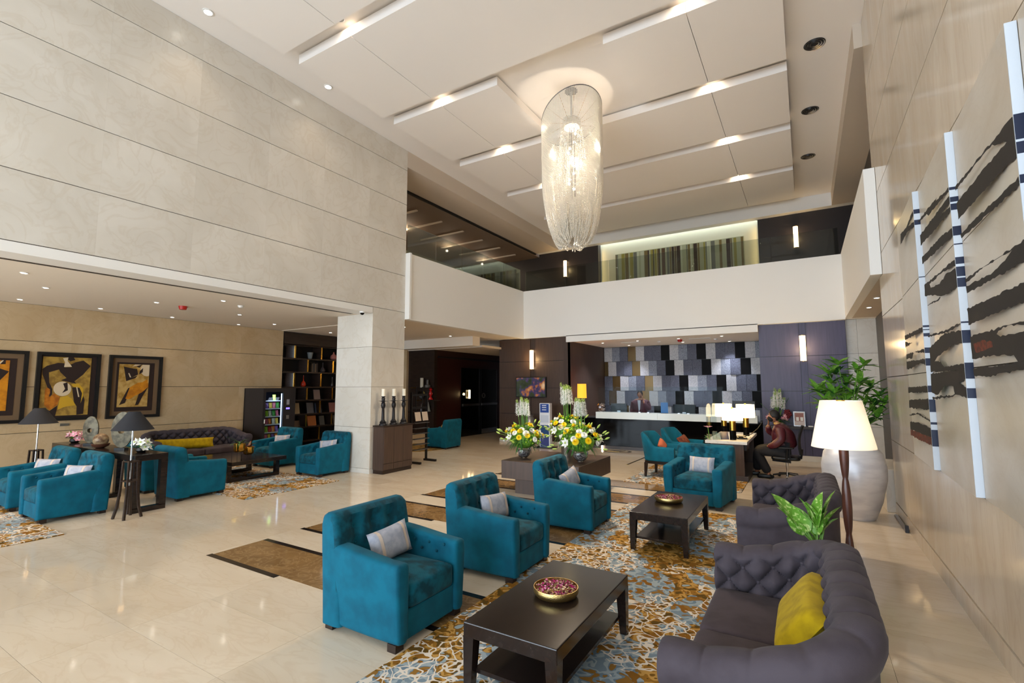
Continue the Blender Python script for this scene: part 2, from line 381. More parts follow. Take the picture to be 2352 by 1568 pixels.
# gallery upstairs
struct('wall_gallery', B(-13.3, -13.0, 8.0, 18.0, 3.6, 7.7), mat('gallery_green', (150, 150, 122), .7), 'dim olive gallery wall upstairs')
struct('wall_gallery_near', B(-13.2, -8.5, 8.3, 8.44, 3.6, 7.7), SOFFIT)
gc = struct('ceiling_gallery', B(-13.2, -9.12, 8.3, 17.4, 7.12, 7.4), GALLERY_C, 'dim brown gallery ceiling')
ubox('shadow_gap', BLACK, gc, -9.12, -9.05, 8.44, 16.9, 7.14, 7.3)
for k in range(7):
    yy = 9.4+k*1.15
    ubox('ceiling_slot', SOFFIT, gc, -11.6, -9.7, yy, yy+.07, 7.085, 7.125)
    if k % 2 == 0: light('gallery_lamp', 'POINT', (-11.2, yy-.1, 6.9), 16, (255, 235, 205), .04)
DK_U = mat('upper_dark_panel', (44, 38, 38), .35)
ub = struct('wall_upper_back', B(-9.05, -6.52, 17.15, 17.4, 3.6, 7.25), DK_U, 'dark panelled gallery wall beside the striped picture')
struct('wall_upper_back_right', B(-1.08, 1.6, 17.15, 17.4, 3.6, 7.25), DK_U, 'dark panelled gallery wall right of the striped picture')
struct('wall_upper_alcove', B(-6.52, -1.08, 17.42, 17.6, 3.6, 7.4), mat('alcove_cream', (214, 208, 178), .7), 'cream lit alcove wall upstairs')
struct('wall_back', B(-13.4, 1.8, 17.65, 17.85, 0, 7.8), BLACK)
struct('wall_upper_left_back', B(-13.2, -9.05, 17.3, 17.5, 3.6, 7.4), DK_U)
for xx in (-6.50, -1.10):
    l = light('alcove_light', 'AREA', (xx, 17.30, 6.2), 2.5, (255, 222, 160), .05); l.data.shape = 'RECTANGLE'; l.data.size = .06; l.data.size_y = 1.7
    l.rotation_euler = (radians(90), 0, radians(90) if xx > -4 else radians(-90))
# glass railings
def pane(name, label, par, *b):
    o = B(*b).build(name, GLASS_G); tag(o, label, 'railing'); return o
yy = 8.5
for k in range(5):
    pane('glass_railing', 'glass railing pane on the left parapet, %s from the marble wall' % ('first', 'second', 'third', 'fourth', 'fifth')[k], None, -8.09, -8.078, yy, yy+1.07, 5.04, 5.78); yy += 1.09
for k in range(6):
    x0 = -7.95+k*1.47
    pane('glass_railing', 'glass railing pane on the far parapet, %s from the left corner' % ('first', 'second', 'third', 'fourth', 'fifth', 'sixth')[k], None, x0, x0+1.45, 14.07, 14.082, 5.04, 5.72)
# reception recess
RZ = 3.30
struct('ceiling_reception', B(-6.45, -1.0, 14.0, 17.6, RZ, RZ+.16), CEIL_L, 'reception ceiling with downlights')
struct('trim_7', B(-6.45, -1.0, 13.99, 14.06, 3.25, 3.438), WHITE, 'white fascia above the reception')
struct('wall_reception_left', B(-6.6, -6.45, 14.1, 17.6, 0, 3.44), PANEL_D, 'dark side wall of the reception recess')
struct('wall_reception_right', B(-1.0, -.94, 14.3, 17.6, 0, 3.44), PANEL_D)
struct('wall_reception_back', B(-6.6, -1.0, 17.50, 17.6, 0, 3.44), DK_U, 'wall behind the textured tiles')
# dark tv wall and plum wall with panel joints
def panelled(name, m, X0, X1, Y, Z1, xs, zs, plinth, label):
    o = struct(name, B(X0, X1, Y+.03, Y+.2, 0, Z1), BLACK, label)
    xx = [X0]+xs+[X1]; zz = [plinth]+zs+[Z1]
    for i in range(len(xx)-1):
        for j in range(len(zz)-1):
            ubox('wall_panel', m, o, xx[i]+.004, xx[i+1]-.004, Y+(0 if i % 2 == 0 else .02), Y+.03, zz[j]+.006, zz[j+1]-.006)
    ubox('plinth', STONE_W, o, X0, X1, Y+.01, Y+.031, 0, plinth)
    return o
panelled('wall_tv', PANEL_D, -9.03, -6.45, 14.10, 3.44, [-7.80, -7.62], [.95, 1.80, 2.68], .10, 'dark brown panelled wall with television')
panelled('wall_plum', PANEL_P, -1.0, .885, 14.15, 3.44, [-.09, .06], [.84, 1.72, 2.60], .13, 'plum panelled wall right of the reception')
struct('wall_tv_side', B(-9.03, -8.9, 14.25, 17.6, 0, 3.46), PANEL_D)
# stone column, granite return and right wall
wc = struct('wall_column', B(.90, 1.6, 14.32, 14.6, 0, 3.6), JOINT, 'pale stone wall strip beside the plum wall')
for i in range(4):
    for (a, b) in ((.90, 1.12), (1.122, 1.6)): ubox('stone_panel', STONE_W, wc, a, b-.002, 14.30, 14.32, i*.875+.003, i*.875+.872)
struct('wall_granite', B(1.50, 1.7, 9.05, 14.35, 0, 3.6), GRAN, 'dark granite return wall')
struct('wall_upper_right', B(1.50, 1.7, 9.05, 17.6, 3.6, 7.7), DK_U)
wr = struct('wall_right', B(XR+.02, XR+.65, YF, 9.05, 0, ZC+.1), JOINT, 'pale marble wall on the right')
zr = [0.18, 1.065, 1.975, 2.885, 3.78, 4.68, 5.58, 6.48, ZC]
panels_x(wr, STONE_R, XR+.02, -1, YF, 9.05, zr, 1.45, 7.33)
ubox('stone_skirting', STONE_R, wr, XR-.004, XR+.02, YF, 9.05, 0, .17)
bx = struct('trim_8', B(.93, 1.5, 9.12, 10.4, 0, .62), STONE_W, 'low white stone block behind the silver urn', bevel=.01)
# area behind the pillar: shelf wall, glass doors, beam
XD = -11.0
ws = struct('wall_shelves', B(-12.2, XD, YS, YS+.15, .22, 3.16), WENGE, 'dark wood wall with small shelves')
ubox('plinth', STONE_L, ws, -12.2, XD, YS-.005, YS+.15, 0, .22)
struct('wall_beige_end', B(-13.3, -12.2, YS-.1, YS+.15, 0, 3.46), STONE_L, 'narrow beige wall beside the shelf wall')
struct('trim_9', B(-12.25, -9.05, YS-.45, YS-.05, 3.16, 3.46), CEIL_L, 'beam above the glass doors')
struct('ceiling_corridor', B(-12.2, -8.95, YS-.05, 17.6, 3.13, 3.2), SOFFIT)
wd = struct('wall_doors', B(XD-.15, XD-.02, YS+.15, 17.5, 0, 3.16), mat('reddish_wood', (52, 24, 20), .3), 'dark red-brown wall around the glass doors')
struct('wall_corridor_end', B(-11.0, -8.9, 17.3, 17.5, 0, 3.2), WENGE)
d1 = struct('door_1', B(XD-.01, XD+.005, 14.55, 15.75, 0, 2.55), glass_thin('door_glass', (190, 180, 176), 1.6), 'left leaf of the glass door')
d2 = struct('door_2', B(XD-.01, XD+.005, 15.80, 17.0, 0, 2.55), MATS['door_glass'], 'right leaf of the glass door')
for d_, a, b in ((d1, 14.55, 15.75), (d2, 15.80, 17.0)):
    ubox('push_bar', STEEL, d_, XD+.02, XD+.05, a+.05, b-.05, 1.12, 1.20)
    ubox('door_stile', BLACK, d_, XD-.015, XD+.02, (b-.05 if d_ is d1 else a), (b if d_ is d1 else a+.05), 0, 2.55)
ubox('door_head', IRON, wd, XD-.02, XD+.03, 13.2, 17.3, 2.86, 2.92)
ubox('bottom_rail', STEEL, d2, XD-.01, XD+.02, 15.85, 17.0, .02, .2)
# glazed shop-front behind the camera (real window frame, open to the sky)
wf = struct('window_1', B(XB, XR, YF-.06, YF, -.02, .15), IRON, 'glazed front of the lobby')
for k in range(10): ubox('mullion', IRON, wf, XB+k*1.54-.03, XB+k*1.54+.03, YF-.06, YF, .1, 4.8 if XB+k*1.54 > -8.1 else 3.5)
struct('wall_front', B(-8.5, 1.7, YF-.2, YF, 4.8, 7.8), WHITE, 'wall above the glazed front')
for z in (2.6, 4.77): ubox('transom', IRON, wf, -8.1 if z > 3 else XB, XR, YF-.06, YF, z-.03, z+.03)
# ------------------------------------------------------------------ FURNITURE
def smooth(t): t = max(0, min(1, t)); return t*t*(3-2*t)
def rrect(a0, a1, b0, b1, r, n=4):
    P = []
    for (ca, cb, t0) in ((a1-r, b1-r, 0), (a0+r, b1-r, pi/2), (a0+r, b0+r, pi), (a1-r, b0+r, 1.5*pi)):
        for k in range(n): t = t0+k*pi/2/(n-1); P.append((ca+r*cos(t), cb+r*sin(t)))
    return P
def refine(P, step, ref=None):
    out = []; Q = ref or P
    for i in range(len(P)):
        a, b = P[i], P[(i+1) % len(P)]; u, v = Q[i], Q[(i+1) % len(P)]; d = sqrt((u[0]-v[0])**2+(u[1]-v[1])**2); n = max(1, int(d/step+.5))
        for k in range(n): out.append((a[0]+(b[0]-a[0])*k/n, a[1]+(b[1]-a[1])*k/n))
    return out
def dimple(p, bts, depth, s):
    x, y, z = p
    for (b, n) in bts:
        d2 = (x-b[0])**2+(y-b[1])**2+(z-b[2])**2
        if d2 < 9*s*s:
            e = depth*math.exp(-d2/(s*s)); x -= n[0]*e; y -= n[1]*e; z -= n[2]*e
    return (x, y, z)
btn_me = mesh_of(MB().sphere((0, 0, 0), .013, 8, 5, (1, 1, .6)), 'button', TEAL_S, smooth=4)
btn_gme = mesh_of(MB().sphere((0, 0, 0), .014, 8, 5, (1, 1, .6)), 'button_grey', GREYV, smooth=4)

def make_armchair(label, loc, rz, group):
    """square club armchair, front = +X"""
    t = thing('armchair', label, 'armchair', loc, rz, group)
    HW = .40
    # back: profile in XZ swept over Y
    prof = refine([(-.385, .048), (-.40, .30), (-.425, .60), (-.435, .785), (-.42, .84), (-.375, .868), (-.315, .865), (-.27, .835), (-.235, .70), (-.20, .45), (-.18, .30), (-.18, .048)], .045)
    bts = []
    for (z, off) in ((.745, 0), (.61, .0)):
        for k in range(-1, 2): bts.append(((-.25-.0+(.735-z)*.22, k*.19+off, z), (1, 0, .22)))
    ys = [-HW+.0, -HW+.008, -HW+.03]+[-HW+.06+i*(2*HW-.12)/22 for i in range(23)]+[HW-.03, HW-.008, HW]
    cx, cz = -.31, .46; rings = []
    for yy in ys:
        e = HW-abs(yy); k = 1-(.045*(1-sqrt(max(0, 1-(1-min(1, e/.04))**2))))/.12
        R = []
        for (x, z) in prof:
            px = cx+(x-cx)*(k if True else 1); pz = z if z < .5 else .5+(z-.5)*(1-(1-k)*.12/.36)
            p = (px, yy, pz)
            if x > -.3: p = dimple(p, bts, .045, .055)
            R.append(p)
        rings.append(R)
    mb = MB().loft(rings); nP = len(prof)
    for fi, f in enumerate(mb.f[:-2]):
        if prof[fi % nP][0] > -.33 and .3 < prof[fi % nP][1] < .87: mb.m[fi] = 1
    mb.build('backrest', [TEAL, TEAL_S], t, smooth=.9)
    for b, n in bts: align(inst('button', btn_me, t, (b[0]-.038*n[0], b[1], b[2])), n)
    # arms: rounded section swept along X
    for s in (-1, 1):
        bta = [((x_, s*.262, z_), (0, -s, 0)) for x_ in (-.06, .10, .26) for z_ in (.545,)]+[((x_, s*.262, .485), (0, -s, 0)) for x_ in (.02, .18)]
        rings = []
        xs = [-.36, -.25]+[-.2+i*.58/22 for i in range(23)]+[.388, .398, .402]
        for x in xs:
            top = .645-.05*smooth((x+.36)/.74); e = .402-x; ins = .03*(1-sqrt(max(0, 1-(1-min(1, e/.03))**2)))
            bul = .012*sin(pi*(x+.4)/.8)
            sec = refine(rrect(.265+ins, .395+bul-ins, .05+ins*.3, top-ins, .035, 4), .05, rrect(.265, .395, .05, .62, .035, 4))
            R = []
            for (a, z) in sec:
                yv = a-(.02*(1-smooth((z-.07)/.4)) if a > .33 else 0)
                R.append(dimple((x, s*yv, z), bta, .034, .042))
            rings.append(R)
        MB().loft(rings).build('arm', TEAL, t, smooth=.9)
        for b, n in bta: align(inst('button', btn_me, t, (b[0], b[1]+s*.022, b[2])), n)
    MB().box(-.2, .375, -.27, .27, .05, .255).build('seat_base', TEAL, t, bevel=.012, seg=2)
    MB().cushion(-.205, .395, -.258, .258, .255, .43, .035, .035, .05).build('seat_cushion', TEAL_S, t, smooth=1.2)
    for x in (-.33, .33):
        for yv in (-.33, .33):
            MB().prism([(x-.04, yv-.04, 0), (x+.04, yv-.04, 0), (x+.04, yv+.04, 0), (x-.04, yv+.04, 0)], (0, 0, .055)).build('foot', WENGE, t)
    return t
G_AC = 'teal club armchairs'
def pillow_mesh(name, w, h, th, m, strap=None, ex=4, pin=1.0):
    def P(u, v, s):
        x = w/2*u*(1-.05*pin*(1-v*v)); z = h/2*v*(1-.06*pin*(1-u*u)); t = th/2*((1-u**ex)*(1-v**ex))**.55
        return (s*t, x, z)
    n = 14; mb = MB()
    for s in (-1, 1):
        vs = [P(-1+2*i/n, -1+2*j/n, s) for i in range(n+1) for j in range(n+1)]
        mb.add(vs, [(i*(n+1)+j, (i+1)*(n+1)+j, (i+1)*(n+1)+j+1, i*(n+1)+j+1) for i in range(n) for j in range(n)])
    me = mesh_of(mb, name, m, smooth=2.6)
    st = None
    if strap:
        st = []
        for c in strap:
            vs = []; mb = MB()
            for k in (-.07, .07):
                for j in range(n+1):
                    p = P(c+k, -1+2*j/n, 1); vs.append((p[0]+.003, p[1], p[2]))
            mb.add(vs, [(j, j+1, n+1+j+1, n+1+j) for j in range(n)])
            st.append(mesh_of(mb, name+'_strap', STRAP))
    return me, st
PIL_ME, PIL_ST = pillow_mesh('cushion_cover', .40, .26, .13, PIL, (-.62, .62))
YPIL_ME, _ = pillow_mesh('bolster_cover', .74, .33, .16, YEL, None, 6, .15)
YPIL2_ME, _ = pillow_mesh('mustard_cover', .40, .26, .13, YEL)
LPIL_ME, _ = pillow_mesh('long_bolster_cover', 1.25, .24, .15, YEL)
BPIL_ME, _ = pillow_mesh('beige_cover', .36, .24, .12, mat('ochre_cotton', (196, 158, 84), .85))
def throw(me, st, name, label, loc, rz, tilt=-.25, roll=0, cat='cushion', group=None):
    t = thing(name, label, cat, loc, rz, group)
    o = inst('cover', me, t, (0, 0, 0), (roll, tilt, 0))
    for q in (st or []): inst('strap', q, t, (0, 0, 0), (roll, tilt, 0))
    return t
def chair_pillow(label, loc, rz, roll=0, dx=-.12, dy=0.0, me=None, st=None, tw=0, h=.575):
    """throw pillow leaning on an armchair's backrest"""
    c, s = cos(rz), sin(rz)
    return throw(me or PIL_ME, st if me else PIL_ST, 'throw_pillow', label, (loc[0]+c*dx-s*dy, loc[1]+s*dx+c*dy, loc[2]+h), rz+tw, -.28, roll)

c1 = (-2.90, 2.985, 0); c2 = (-2.82, 4.41, 0); c3 = (-2.77, 6.19, 0)
A0 = make_armchair('teal armchair nearest the camera, beside the front coffee table', c1, 0, G_AC)
dup(A0, c2, radians(1), 'middle one of the three teal armchairs in a row on the rug edge')
dup(A0, c3, radians(1), 'teal armchair in front of the flower table, farthest of its row')
q4 = dup(A0, (-1.53, 8.36, 0), radians(-90-6), 'teal armchair facing the camera beyond the second coffee table'); q4.scale = (1.1, 1.13, 1.02)
chair_pillow('pale cushion with seams on the nearest teal armchair', c1, 0, .12, -.10, .03, tw=-.12)
chair_pillow('grey cushion with cream strap on the middle armchair', c2, 0, -.05, -.10, .06, tw=-.15)
chair_pillow('cream cushion on the armchair in front of the flower table', c3, 0, .25, -.08, .06, tw=-.2)
chair_pillow('pale blue cushion with two straps on the armchair facing the camera', (-1.53, 8.36, 0), radians(-96), 0, -.12, 0)
# lounge armchairs
LC = [((-9.36, 2.84, 0), -90, 'teal armchair left of the tripod floor lamp, back to the console'),
      ((-10.62, 2.84, 0), -90, 'teal armchair at the left picture edge, half hidden by its neighbour'),
      ((-9.20, 4.46, 0), 90, 'teal armchair behind the console, its back to the tripod lamp'),
      ((-10.35, 4.46, 0), 90, 'teal armchair hidden behind the console, below the flat bronze discs'),
      ((-8.99, 6.99, 0), -90, 'teal armchair standing against the marble pillar'),
      ((-10.90, 7.17, 0), -90, 'teal armchair in front of the vending machine'),
      ((-11.35, 9.55, 0), -90, 'teal armchair peeping out left of the pillar before the shelves'),
      ((-9.60, 11.80, 0), 180+3, 'teal armchair by the round rug near the glass doors')]
for (l, a, lab) in LC: dup(A0, l, radians(a), lab)
chair_pillow('pale cushion on the armchair left of the tripod floor lamp', LC[0][0], radians(-90), 0, -.10, .05, tw=.5)
chair_pillow('pale cushion on the armchair at the left picture edge', LC[1][0], radians(-90), 0, -.10, .05, tw=.5)
chair_pillow('grey cushion with pink strap on the armchair by the pillar', LC[4][0], radians(-90), .1, -.08, .05, tw=.4)
chair_pillow('plain pale cushion on the armchair before the vending machine', LC[5][0], radians(-90), .05, -.08, .05, tw=.4)
chair_pillow('ochre cushion on the armchair near the glass doors', LC[7][0], radians(183), .1, -.08, .05, me=BPIL_ME)

# ---- chesterfield sofas (front = +X)
def make_sofa(label, loc, rz, Lg, group=None, buttons=True, seats=2):
    t = thing('tufted_sofa', label, 'sofa', loc, rz, group)
    D, th, rc = .84, .19, .26
    xf, xb, yo = D/2, -D/2+th/2, Lg/2-th/2
    path = []
    nA = 84; nC = 40; nB = int(130*Lg/1.75)
    for i in range(nA): path.append((xf+(xb+rc-xf)*i/nA, -yo))
    for i in range(nC): a = pi/2*i/nC; path.append((xb+rc-rc*sin(a), -yo+rc-rc*cos(a)))
    for i in range(nB): path.append((xb, -yo+rc+(2*yo-2*rc)*i/nB))
    for i in range(nC): a = pi/2*i/nC; path.append((xb+rc-rc*cos(a), yo-rc+rc*sin(a)))
    for i in range(nA+1): path.append((xb+rc+(xf-xb-rc)*i/nA, yo))
    S = [0]
    for i in range(1, len(path)): S.append(S[-1]+sqrt((path[i][0]-path[i-1][0])**2+(path[i][1]-path[i-1][1])**2))
    tot = S[-1]; a_u = tot/round(tot/.185); b_v = .092; rings = []; btn = []
    def sect(u):
        arm = xf-xb-rc
        k = smooth((min(u, tot-u)-.15)/(arm+.25)); H = .70+.165*k
        return H, k
    for i, (x, yv) in enumerate(path):
        p, q = path[max(0, i-1)], path[min(len(path)-1, i+1)]
        T = Vector((q[0]-p[0], q[1]-p[1], 0)).normalized(); Nn = Vector((T.y, -T.x, 0))   # inward
        if i == 0: Nn = Vector((0, 1, 0))
        if i == len(path)-1: Nn = Vector((0, -1, 0))
        Nn = -Nn if Nn.dot(Vector((0.1, 0, 0))-Vector((x, yv, 0))) < 0 else Nn
        u = S[i]; H, k = sect(u)
        end = min(u, tot-u); rd = .02*(1-sqrt(max(0, 1-(1-min(1, end/.02))**2)))
        sec = [(-.075, .09), (-.08, .30), (-.085, H-.20), (-.088, H-.165), (-.104, H-.15), (-.118, H-.11), (-.12, H-.065), (-.105, H-.022), (-.068, H), (-.02, H+.006), (.03, H-.006), (.065, H-.03)]
        nz = 40
        for j in range(nz+1): sec.append((.085+.005*j/nz, H-.06+(.30-(H-.06))*j/nz))
        sec += [(.085, .09)]
        R = []; g = abs(sin(pi*u/a_u))
        for j, (n_, z) in enumerate(sec):
            if j >= 11 and z > .30:
                v = (z-(H-.13))/b_v; h = abs(sin(pi*(u/a_u+v*.5))*sin(pi*(u/a_u-v*.5)))**.48
                n_ += .072*(h-.72)*smooth((H-.025-z)/.11)
            elif 4 <= j <= 11: n_ *= 1; z -= .022*(1-g**.3)*(1 if j > 5 else .4)
            n_ = n_*(1-rd/.14)
            pt = Vector((x, yv, z))+Nn*n_; R.append(tuple(pt))
        rings.append(R)
    MB().loft(rings).build('back_and_arms', GREYV, t, smooth=1.1)
    if buttons:
        nu = int(round(tot/a_u))
        for r in range(0, 6):
            z0 = .5*0
            for kk in range(nu+1):
                u = (kk+(.5 if r % 2 else 0))*a_u
                if u < .06 or u > tot-.06: continue
                H, k = sect(u); z = H-.13-r*b_v
                if z < .43: continue
                i = min(range(len(S)), key=lambda q: abs(S[q]-u)); x, yv = path[i]
                p, q = path[max(0, i-1)], path[min(len(path)-1, i+1)]
                T = Vector((q[0]-p[0], q[1]-p[1], 0)).normalized(); Nn = Vector((T.y, -T.x, 0))
                if Nn.dot(Vector((0.1, 0, 0))-Vector((x, yv, 0))) < 0: Nn = -Nn
                align(inst('button', btn_gme, t, Vector((x, yv, z))+Nn*.044), Nn)
    MB().box(-D/2+.10, D/2-.04, -Lg/2+.09, Lg/2-.09, .09, .30).build('seat_base', GREYV, t, bevel=.02)
    y0, y1 = -Lg/2+th-.005, Lg/2-th+.005; wseat = (y1-y0)/seats
    for k in range(seats):
        MB().cushion(-D/2+th-.02, D/2-.01, y0+k*wseat+.003, y0+(k+1)*wseat-.003, .30, .435, .03, .018, .05).build('seat_cushion', GREYS, t, smooth=1.2)
    for x in (-.32, .34):
        for yv in (-Lg/2+.12, Lg/2-.12):
            MB().lathe([(.022, 0), (.035, .03), (.03, .092)], 10, (x, yv, 0)).build('foot', WENGE, t, smooth=.8)
    return t
make_sofa('grey velvet tufted sofa in the near right corner with a large mustard bolster', (-.205, 3.13, .013), pi, 1.72)
make_sofa('grey velvet tufted sofa standing before the floor lamp and silver urn', (-.205, 5.98, .013), pi, 1.76)
make_sofa('grey velvet tufted sofa along the lounge wall below the pictures', (-12.30, 6.05, 0), 0, 2.15, buttons=True, seats=2)
throw(YPIL_ME, None, 'bolster', 'large mustard velvet bolster on the nearest grey sofa', (-.075, 3.20, .60), pi, -.66)
throw(YPIL2_ME, None, 'throw_pillow', 'mustard pillow on the farther grey sofa, tip sticking up', (-.02, 5.75, .575), pi, -.35, .35)
throw(LPIL_ME, None, 'bolster', 'long mustard bolster on the sofa below the pictures', (-12.18, 5.75, .57), 0, -.25, -.04)

# ---- coffee tables with shelf
def coffee_table(label, x0, x1, y0, y1, H=.43):
    t = thing('coffee_table', label, 'table', ((x0+x1)/2, (y0+y1)/2, 0), 0, 'low dark coffee tables on the main rug')
    a, b = (x1-x0)/2, (y1-y0)/2
    MB().box(-a, a, -b, b, H-.085, H).build('table_top', WENGE_T, t, bevel=.006)
    for sx in (-1, 1):
        for sy in (-1, 1):
            o = .075; mb = MB(); X, Y = sx*a, sy*b
            top = [(X, Y), (X-sx*o, Y), (X-sx*o, Y-sy*o), (X, Y-sy*o)]; bot = [(X, Y), (X-sx*.05, Y), (X-sx*.05, Y-sy*.05), (X, Y-sy*.05)]
            mb.loft([[(p[0]-sx*.004, p[1]-sy*.004, 0.012) for p in bot], [(p[0], p[1], H-.08) for p in top]]); mb.build('leg', WENGE_T, t)
    MB().box(-a+.05, a-.05, -b+.05, b-.05, .13, .155).build('lower_shelf', WENGE_T, t)
    return t
coffee_table('dark coffee table in the foreground with a brass bowl', -1.855, -1.225, 2.49, 3.72)
coffee_table('dark coffee table beyond, before the armchair facing the camera', -1.80, -1.16, 5.56, 6.84)
# ---- brass bowls with potpourri
def bowl(label, loc, r):
    t = thing('brass_bowl', label, 'bowl', loc, 0)
    MB().lathe([(r*.62, 0), (r*.9, .007), (r*.99, .028), (r, .046), (r*.98, .060), (r*.955, .060), (r*.97, .045), (r*.94, .03), (r*.8, .014), (.01, .012)], 40).build('bowl', GOLD, t, smooth=.9)
    cols = [mat('petal_magenta', (168, 26, 92), .7), mat('petal_maroon', (92, 22, 38), .8), mat('petal_cream', (214, 186, 150), .8), mat('petal_brown', (104, 66, 44), .8), mat('petal_pink', (222, 130, 170), .7)]
    pm = MB()
    for _ in range(520):
        a = rnd.uniform(0, 2*pi); q = r*.93*sqrt(rnd.random()); s = rnd.uniform(.006, .013)
        c = Vector((q*cos(a), q*sin(a), .034+.02*(1-(q/r)**2)+rnd.uniform(0, .014)))
        d1 = Vector((rnd.uniform(-1, 1), rnd.uniform(-1, 1), rnd.uniform(-.5, .8))).normalized(); d2 = d1.cross(Vector((rnd.uniform(-1, 1), rnd.uniform(-1, 1), 1))).normalized()
        pm.add([c-d1*s, c+d2*s*.8, c+d1*s, c-d2*s*.8, c+d1.cross(d2)*s*.5], [(0, 1, 4), (1, 2, 4), (2, 3, 4), (3, 0, 4)], rnd.choice((0, 0, 1, 2, 2, 3, 4)))
    o = pm.build('potpourri', cols, None, kind='stuff', recalc=False); o.location = loc
    tag(o, 'dried rose petals heaped in %s' % label.replace('hammered ', 'the '), 'potpourri')
    return t
b1 = fl(1277, 1366, .43); bowl('hammered brass bowl on the front coffee table', (b1.x, b1.y, .43), .155)
b2 = fl(1536, 1151, .43); bowl('hammered brass bowl on the farther coffee table', (b2.x, b2.y, .43), .17)

# ---- rugs
def rug_mat():
    m = bpy.data.materials.new('rug_pattern'); m.use_nodes = True; nt = m.node_tree; b = nt.nodes['Principled BSDF']; N = nt.nodes.new; L = nt.links.new
    g = N('ShaderNodeNewGeometry')
    def noise(sc, det, dist, src, off=0):
        n = N('ShaderNodeTexNoise'); n.inputs['Scale'].default_value = sc; n.inputs['Detail'].default_value = det; n.inputs['Distortion'].default_value = dist
        mp = N('ShaderNodeMapping'); mp.inputs['Location'].default_value = (off, off*.7, 0); L(src, mp.inputs[0]); L(mp.outputs[0], n.inputs[0]); return n.outputs[0]
    P = g.outputs['Position']
    def ramp(src, stops):
        r = N('ShaderNodeValToRGB'); r.color_ramp.interpolation = 'CONSTANT'; e = r.color_ramp.elements
        e[0].position, e[0].color = stops[0][0], rgb(stops[0][1]); e[1].position, e[1].color = stops[1][0], rgb(stops[1][1])
        for p, c in stops[2:]: q = e.new(p); q.color = rgb(c)
        L(src, r.inputs[0]); return r.outputs[0]
    def mix(f, a, c):
        x = N('ShaderNodeMix'); x.data_type = 'RGBA'; L(f, x.inputs[0])
        for i, v in ((6, a), (7, c)):
            if isinstance(v, tuple): x.inputs[i].default_value = rgb(v)
            else: L(v, x.inputs[i])
        return x.outputs[2]
    def gate(src, t, inv=False):
        q = N('ShaderNodeMath'); q.operation = 'LESS_THAN' if inv else 'GREATER_THAN'; q.inputs[1].default_value = t; L(src, q.inputs[0]); return q.outputs[0]
    n1 = noise(10, 1.5, .4, P); n2 = noise(9.5, 1.5, .5, P, 5); n3 = noise(8.5, 1.5, .5, P, 11); big = noise(1.15, 4, .5, P, 3); big2 = noise(1.5, 2, .4, P, 17)
    gold = ramp(n1, [(0, (96, 72, 28)), (.42, (150, 106, 40)), (.49, (190, 146, 76)), (.58, (118, 84, 30)), (.66, (150, 166, 172))])
    blue = ramp(n2, [(0, (122, 140, 152)), (.42, (158, 170, 176)), (.52, (112, 132, 146)), (.585, (146, 106, 48))])
    base = mix(gate(big, .515), blue, gold)
    sp = gate(n3, .60); base = mix(sp, base, (136, 92, 32))
    # white lace: thin bands of a distorted noise, only in some areas
    dn = N('ShaderNodeTexNoise'); dn.inputs['Scale'].default_value = 5; dn.inputs['Detail'].default_value = 2; L(P, dn.inputs[0])
    sc_ = N('ShaderNodeVectorMath'); sc_.operation = 'SCALE'; sc_.inputs['Scale'].default_value = .30; L(dn.outputs['Color'], sc_.inputs[0])
    ad = N('ShaderNodeVectorMath'); ad.operation = 'ADD'; L(P, ad.inputs[0]); L(sc_.outputs[0], ad.inputs[1])
    vo = N('ShaderNodeTexVoronoi'); vo.feature = 'DISTANCE_TO_EDGE'; vo.inputs['Scale'].default_value = 11; L(ad.outputs[0], vo.inputs['Vector'])
    thin = gate(vo.outputs['Distance'], .07, True)
    area = gate(big2, .50); mu = N('ShaderNodeMath'); mu.operation = 'MULTIPLY'; L(thin, mu.inputs[0]); L(area, mu.inputs[1])
    base = mix(mu.outputs[0], base, (222, 212, 198))
    L(base, b.inputs['Base Color']); b.inputs['Roughness'].default_value = .95; b.inputs['Specular IOR Level'].default_value = .1
    nb = N('ShaderNodeTexNoise'); nb.inputs['Scale'].default_value = 220; L(P, nb.inputs[0]); bp = N('ShaderNodeBump'); bp.inputs['Strength'].default_value = .3; bp.inputs['Distance'].default_value = .01
    L(nb.outputs[0], bp.inputs['Height']); L(bp.outputs[0], b.inputs['Normal'])
    return m
RUG = rug_mat()
def rug(label, x0, x1, y0, y1): return tag(MB().box(x0, x1, y0, y1, .002, .013).build('rug', RUG, bevel=.004, seg=1), label, 'rug')
rug('large patterned gold and blue rug under the coffee tables and sofas', -2.50, .02, .9, 7.72)
rug('patterned rug in front of the concierge desk', -3.15, -1.05, 9.41, 11.9)
rug('patterned rug of the lounge below the coffee table with gold pots', -12.0, -7.98, 4.72, 6.60)
rug('patterned rug at the left picture edge', -12.2, -8.10, .3, 2.48)
mb = MB(); c = fl(968, 1030); mb.lathe([(.001, .002), (1.0, .002), (1.0, .013), (.001, .013)], 48, (c.x-.35, c.y+.1, 0))
tag(mb.build('round_rug', mat('ochre_rug', (150, 118, 52), .95, noise=(9, (92, 70, 36), .42, .58, 3))), 'round ochre rug by the far armchair', 'rug')
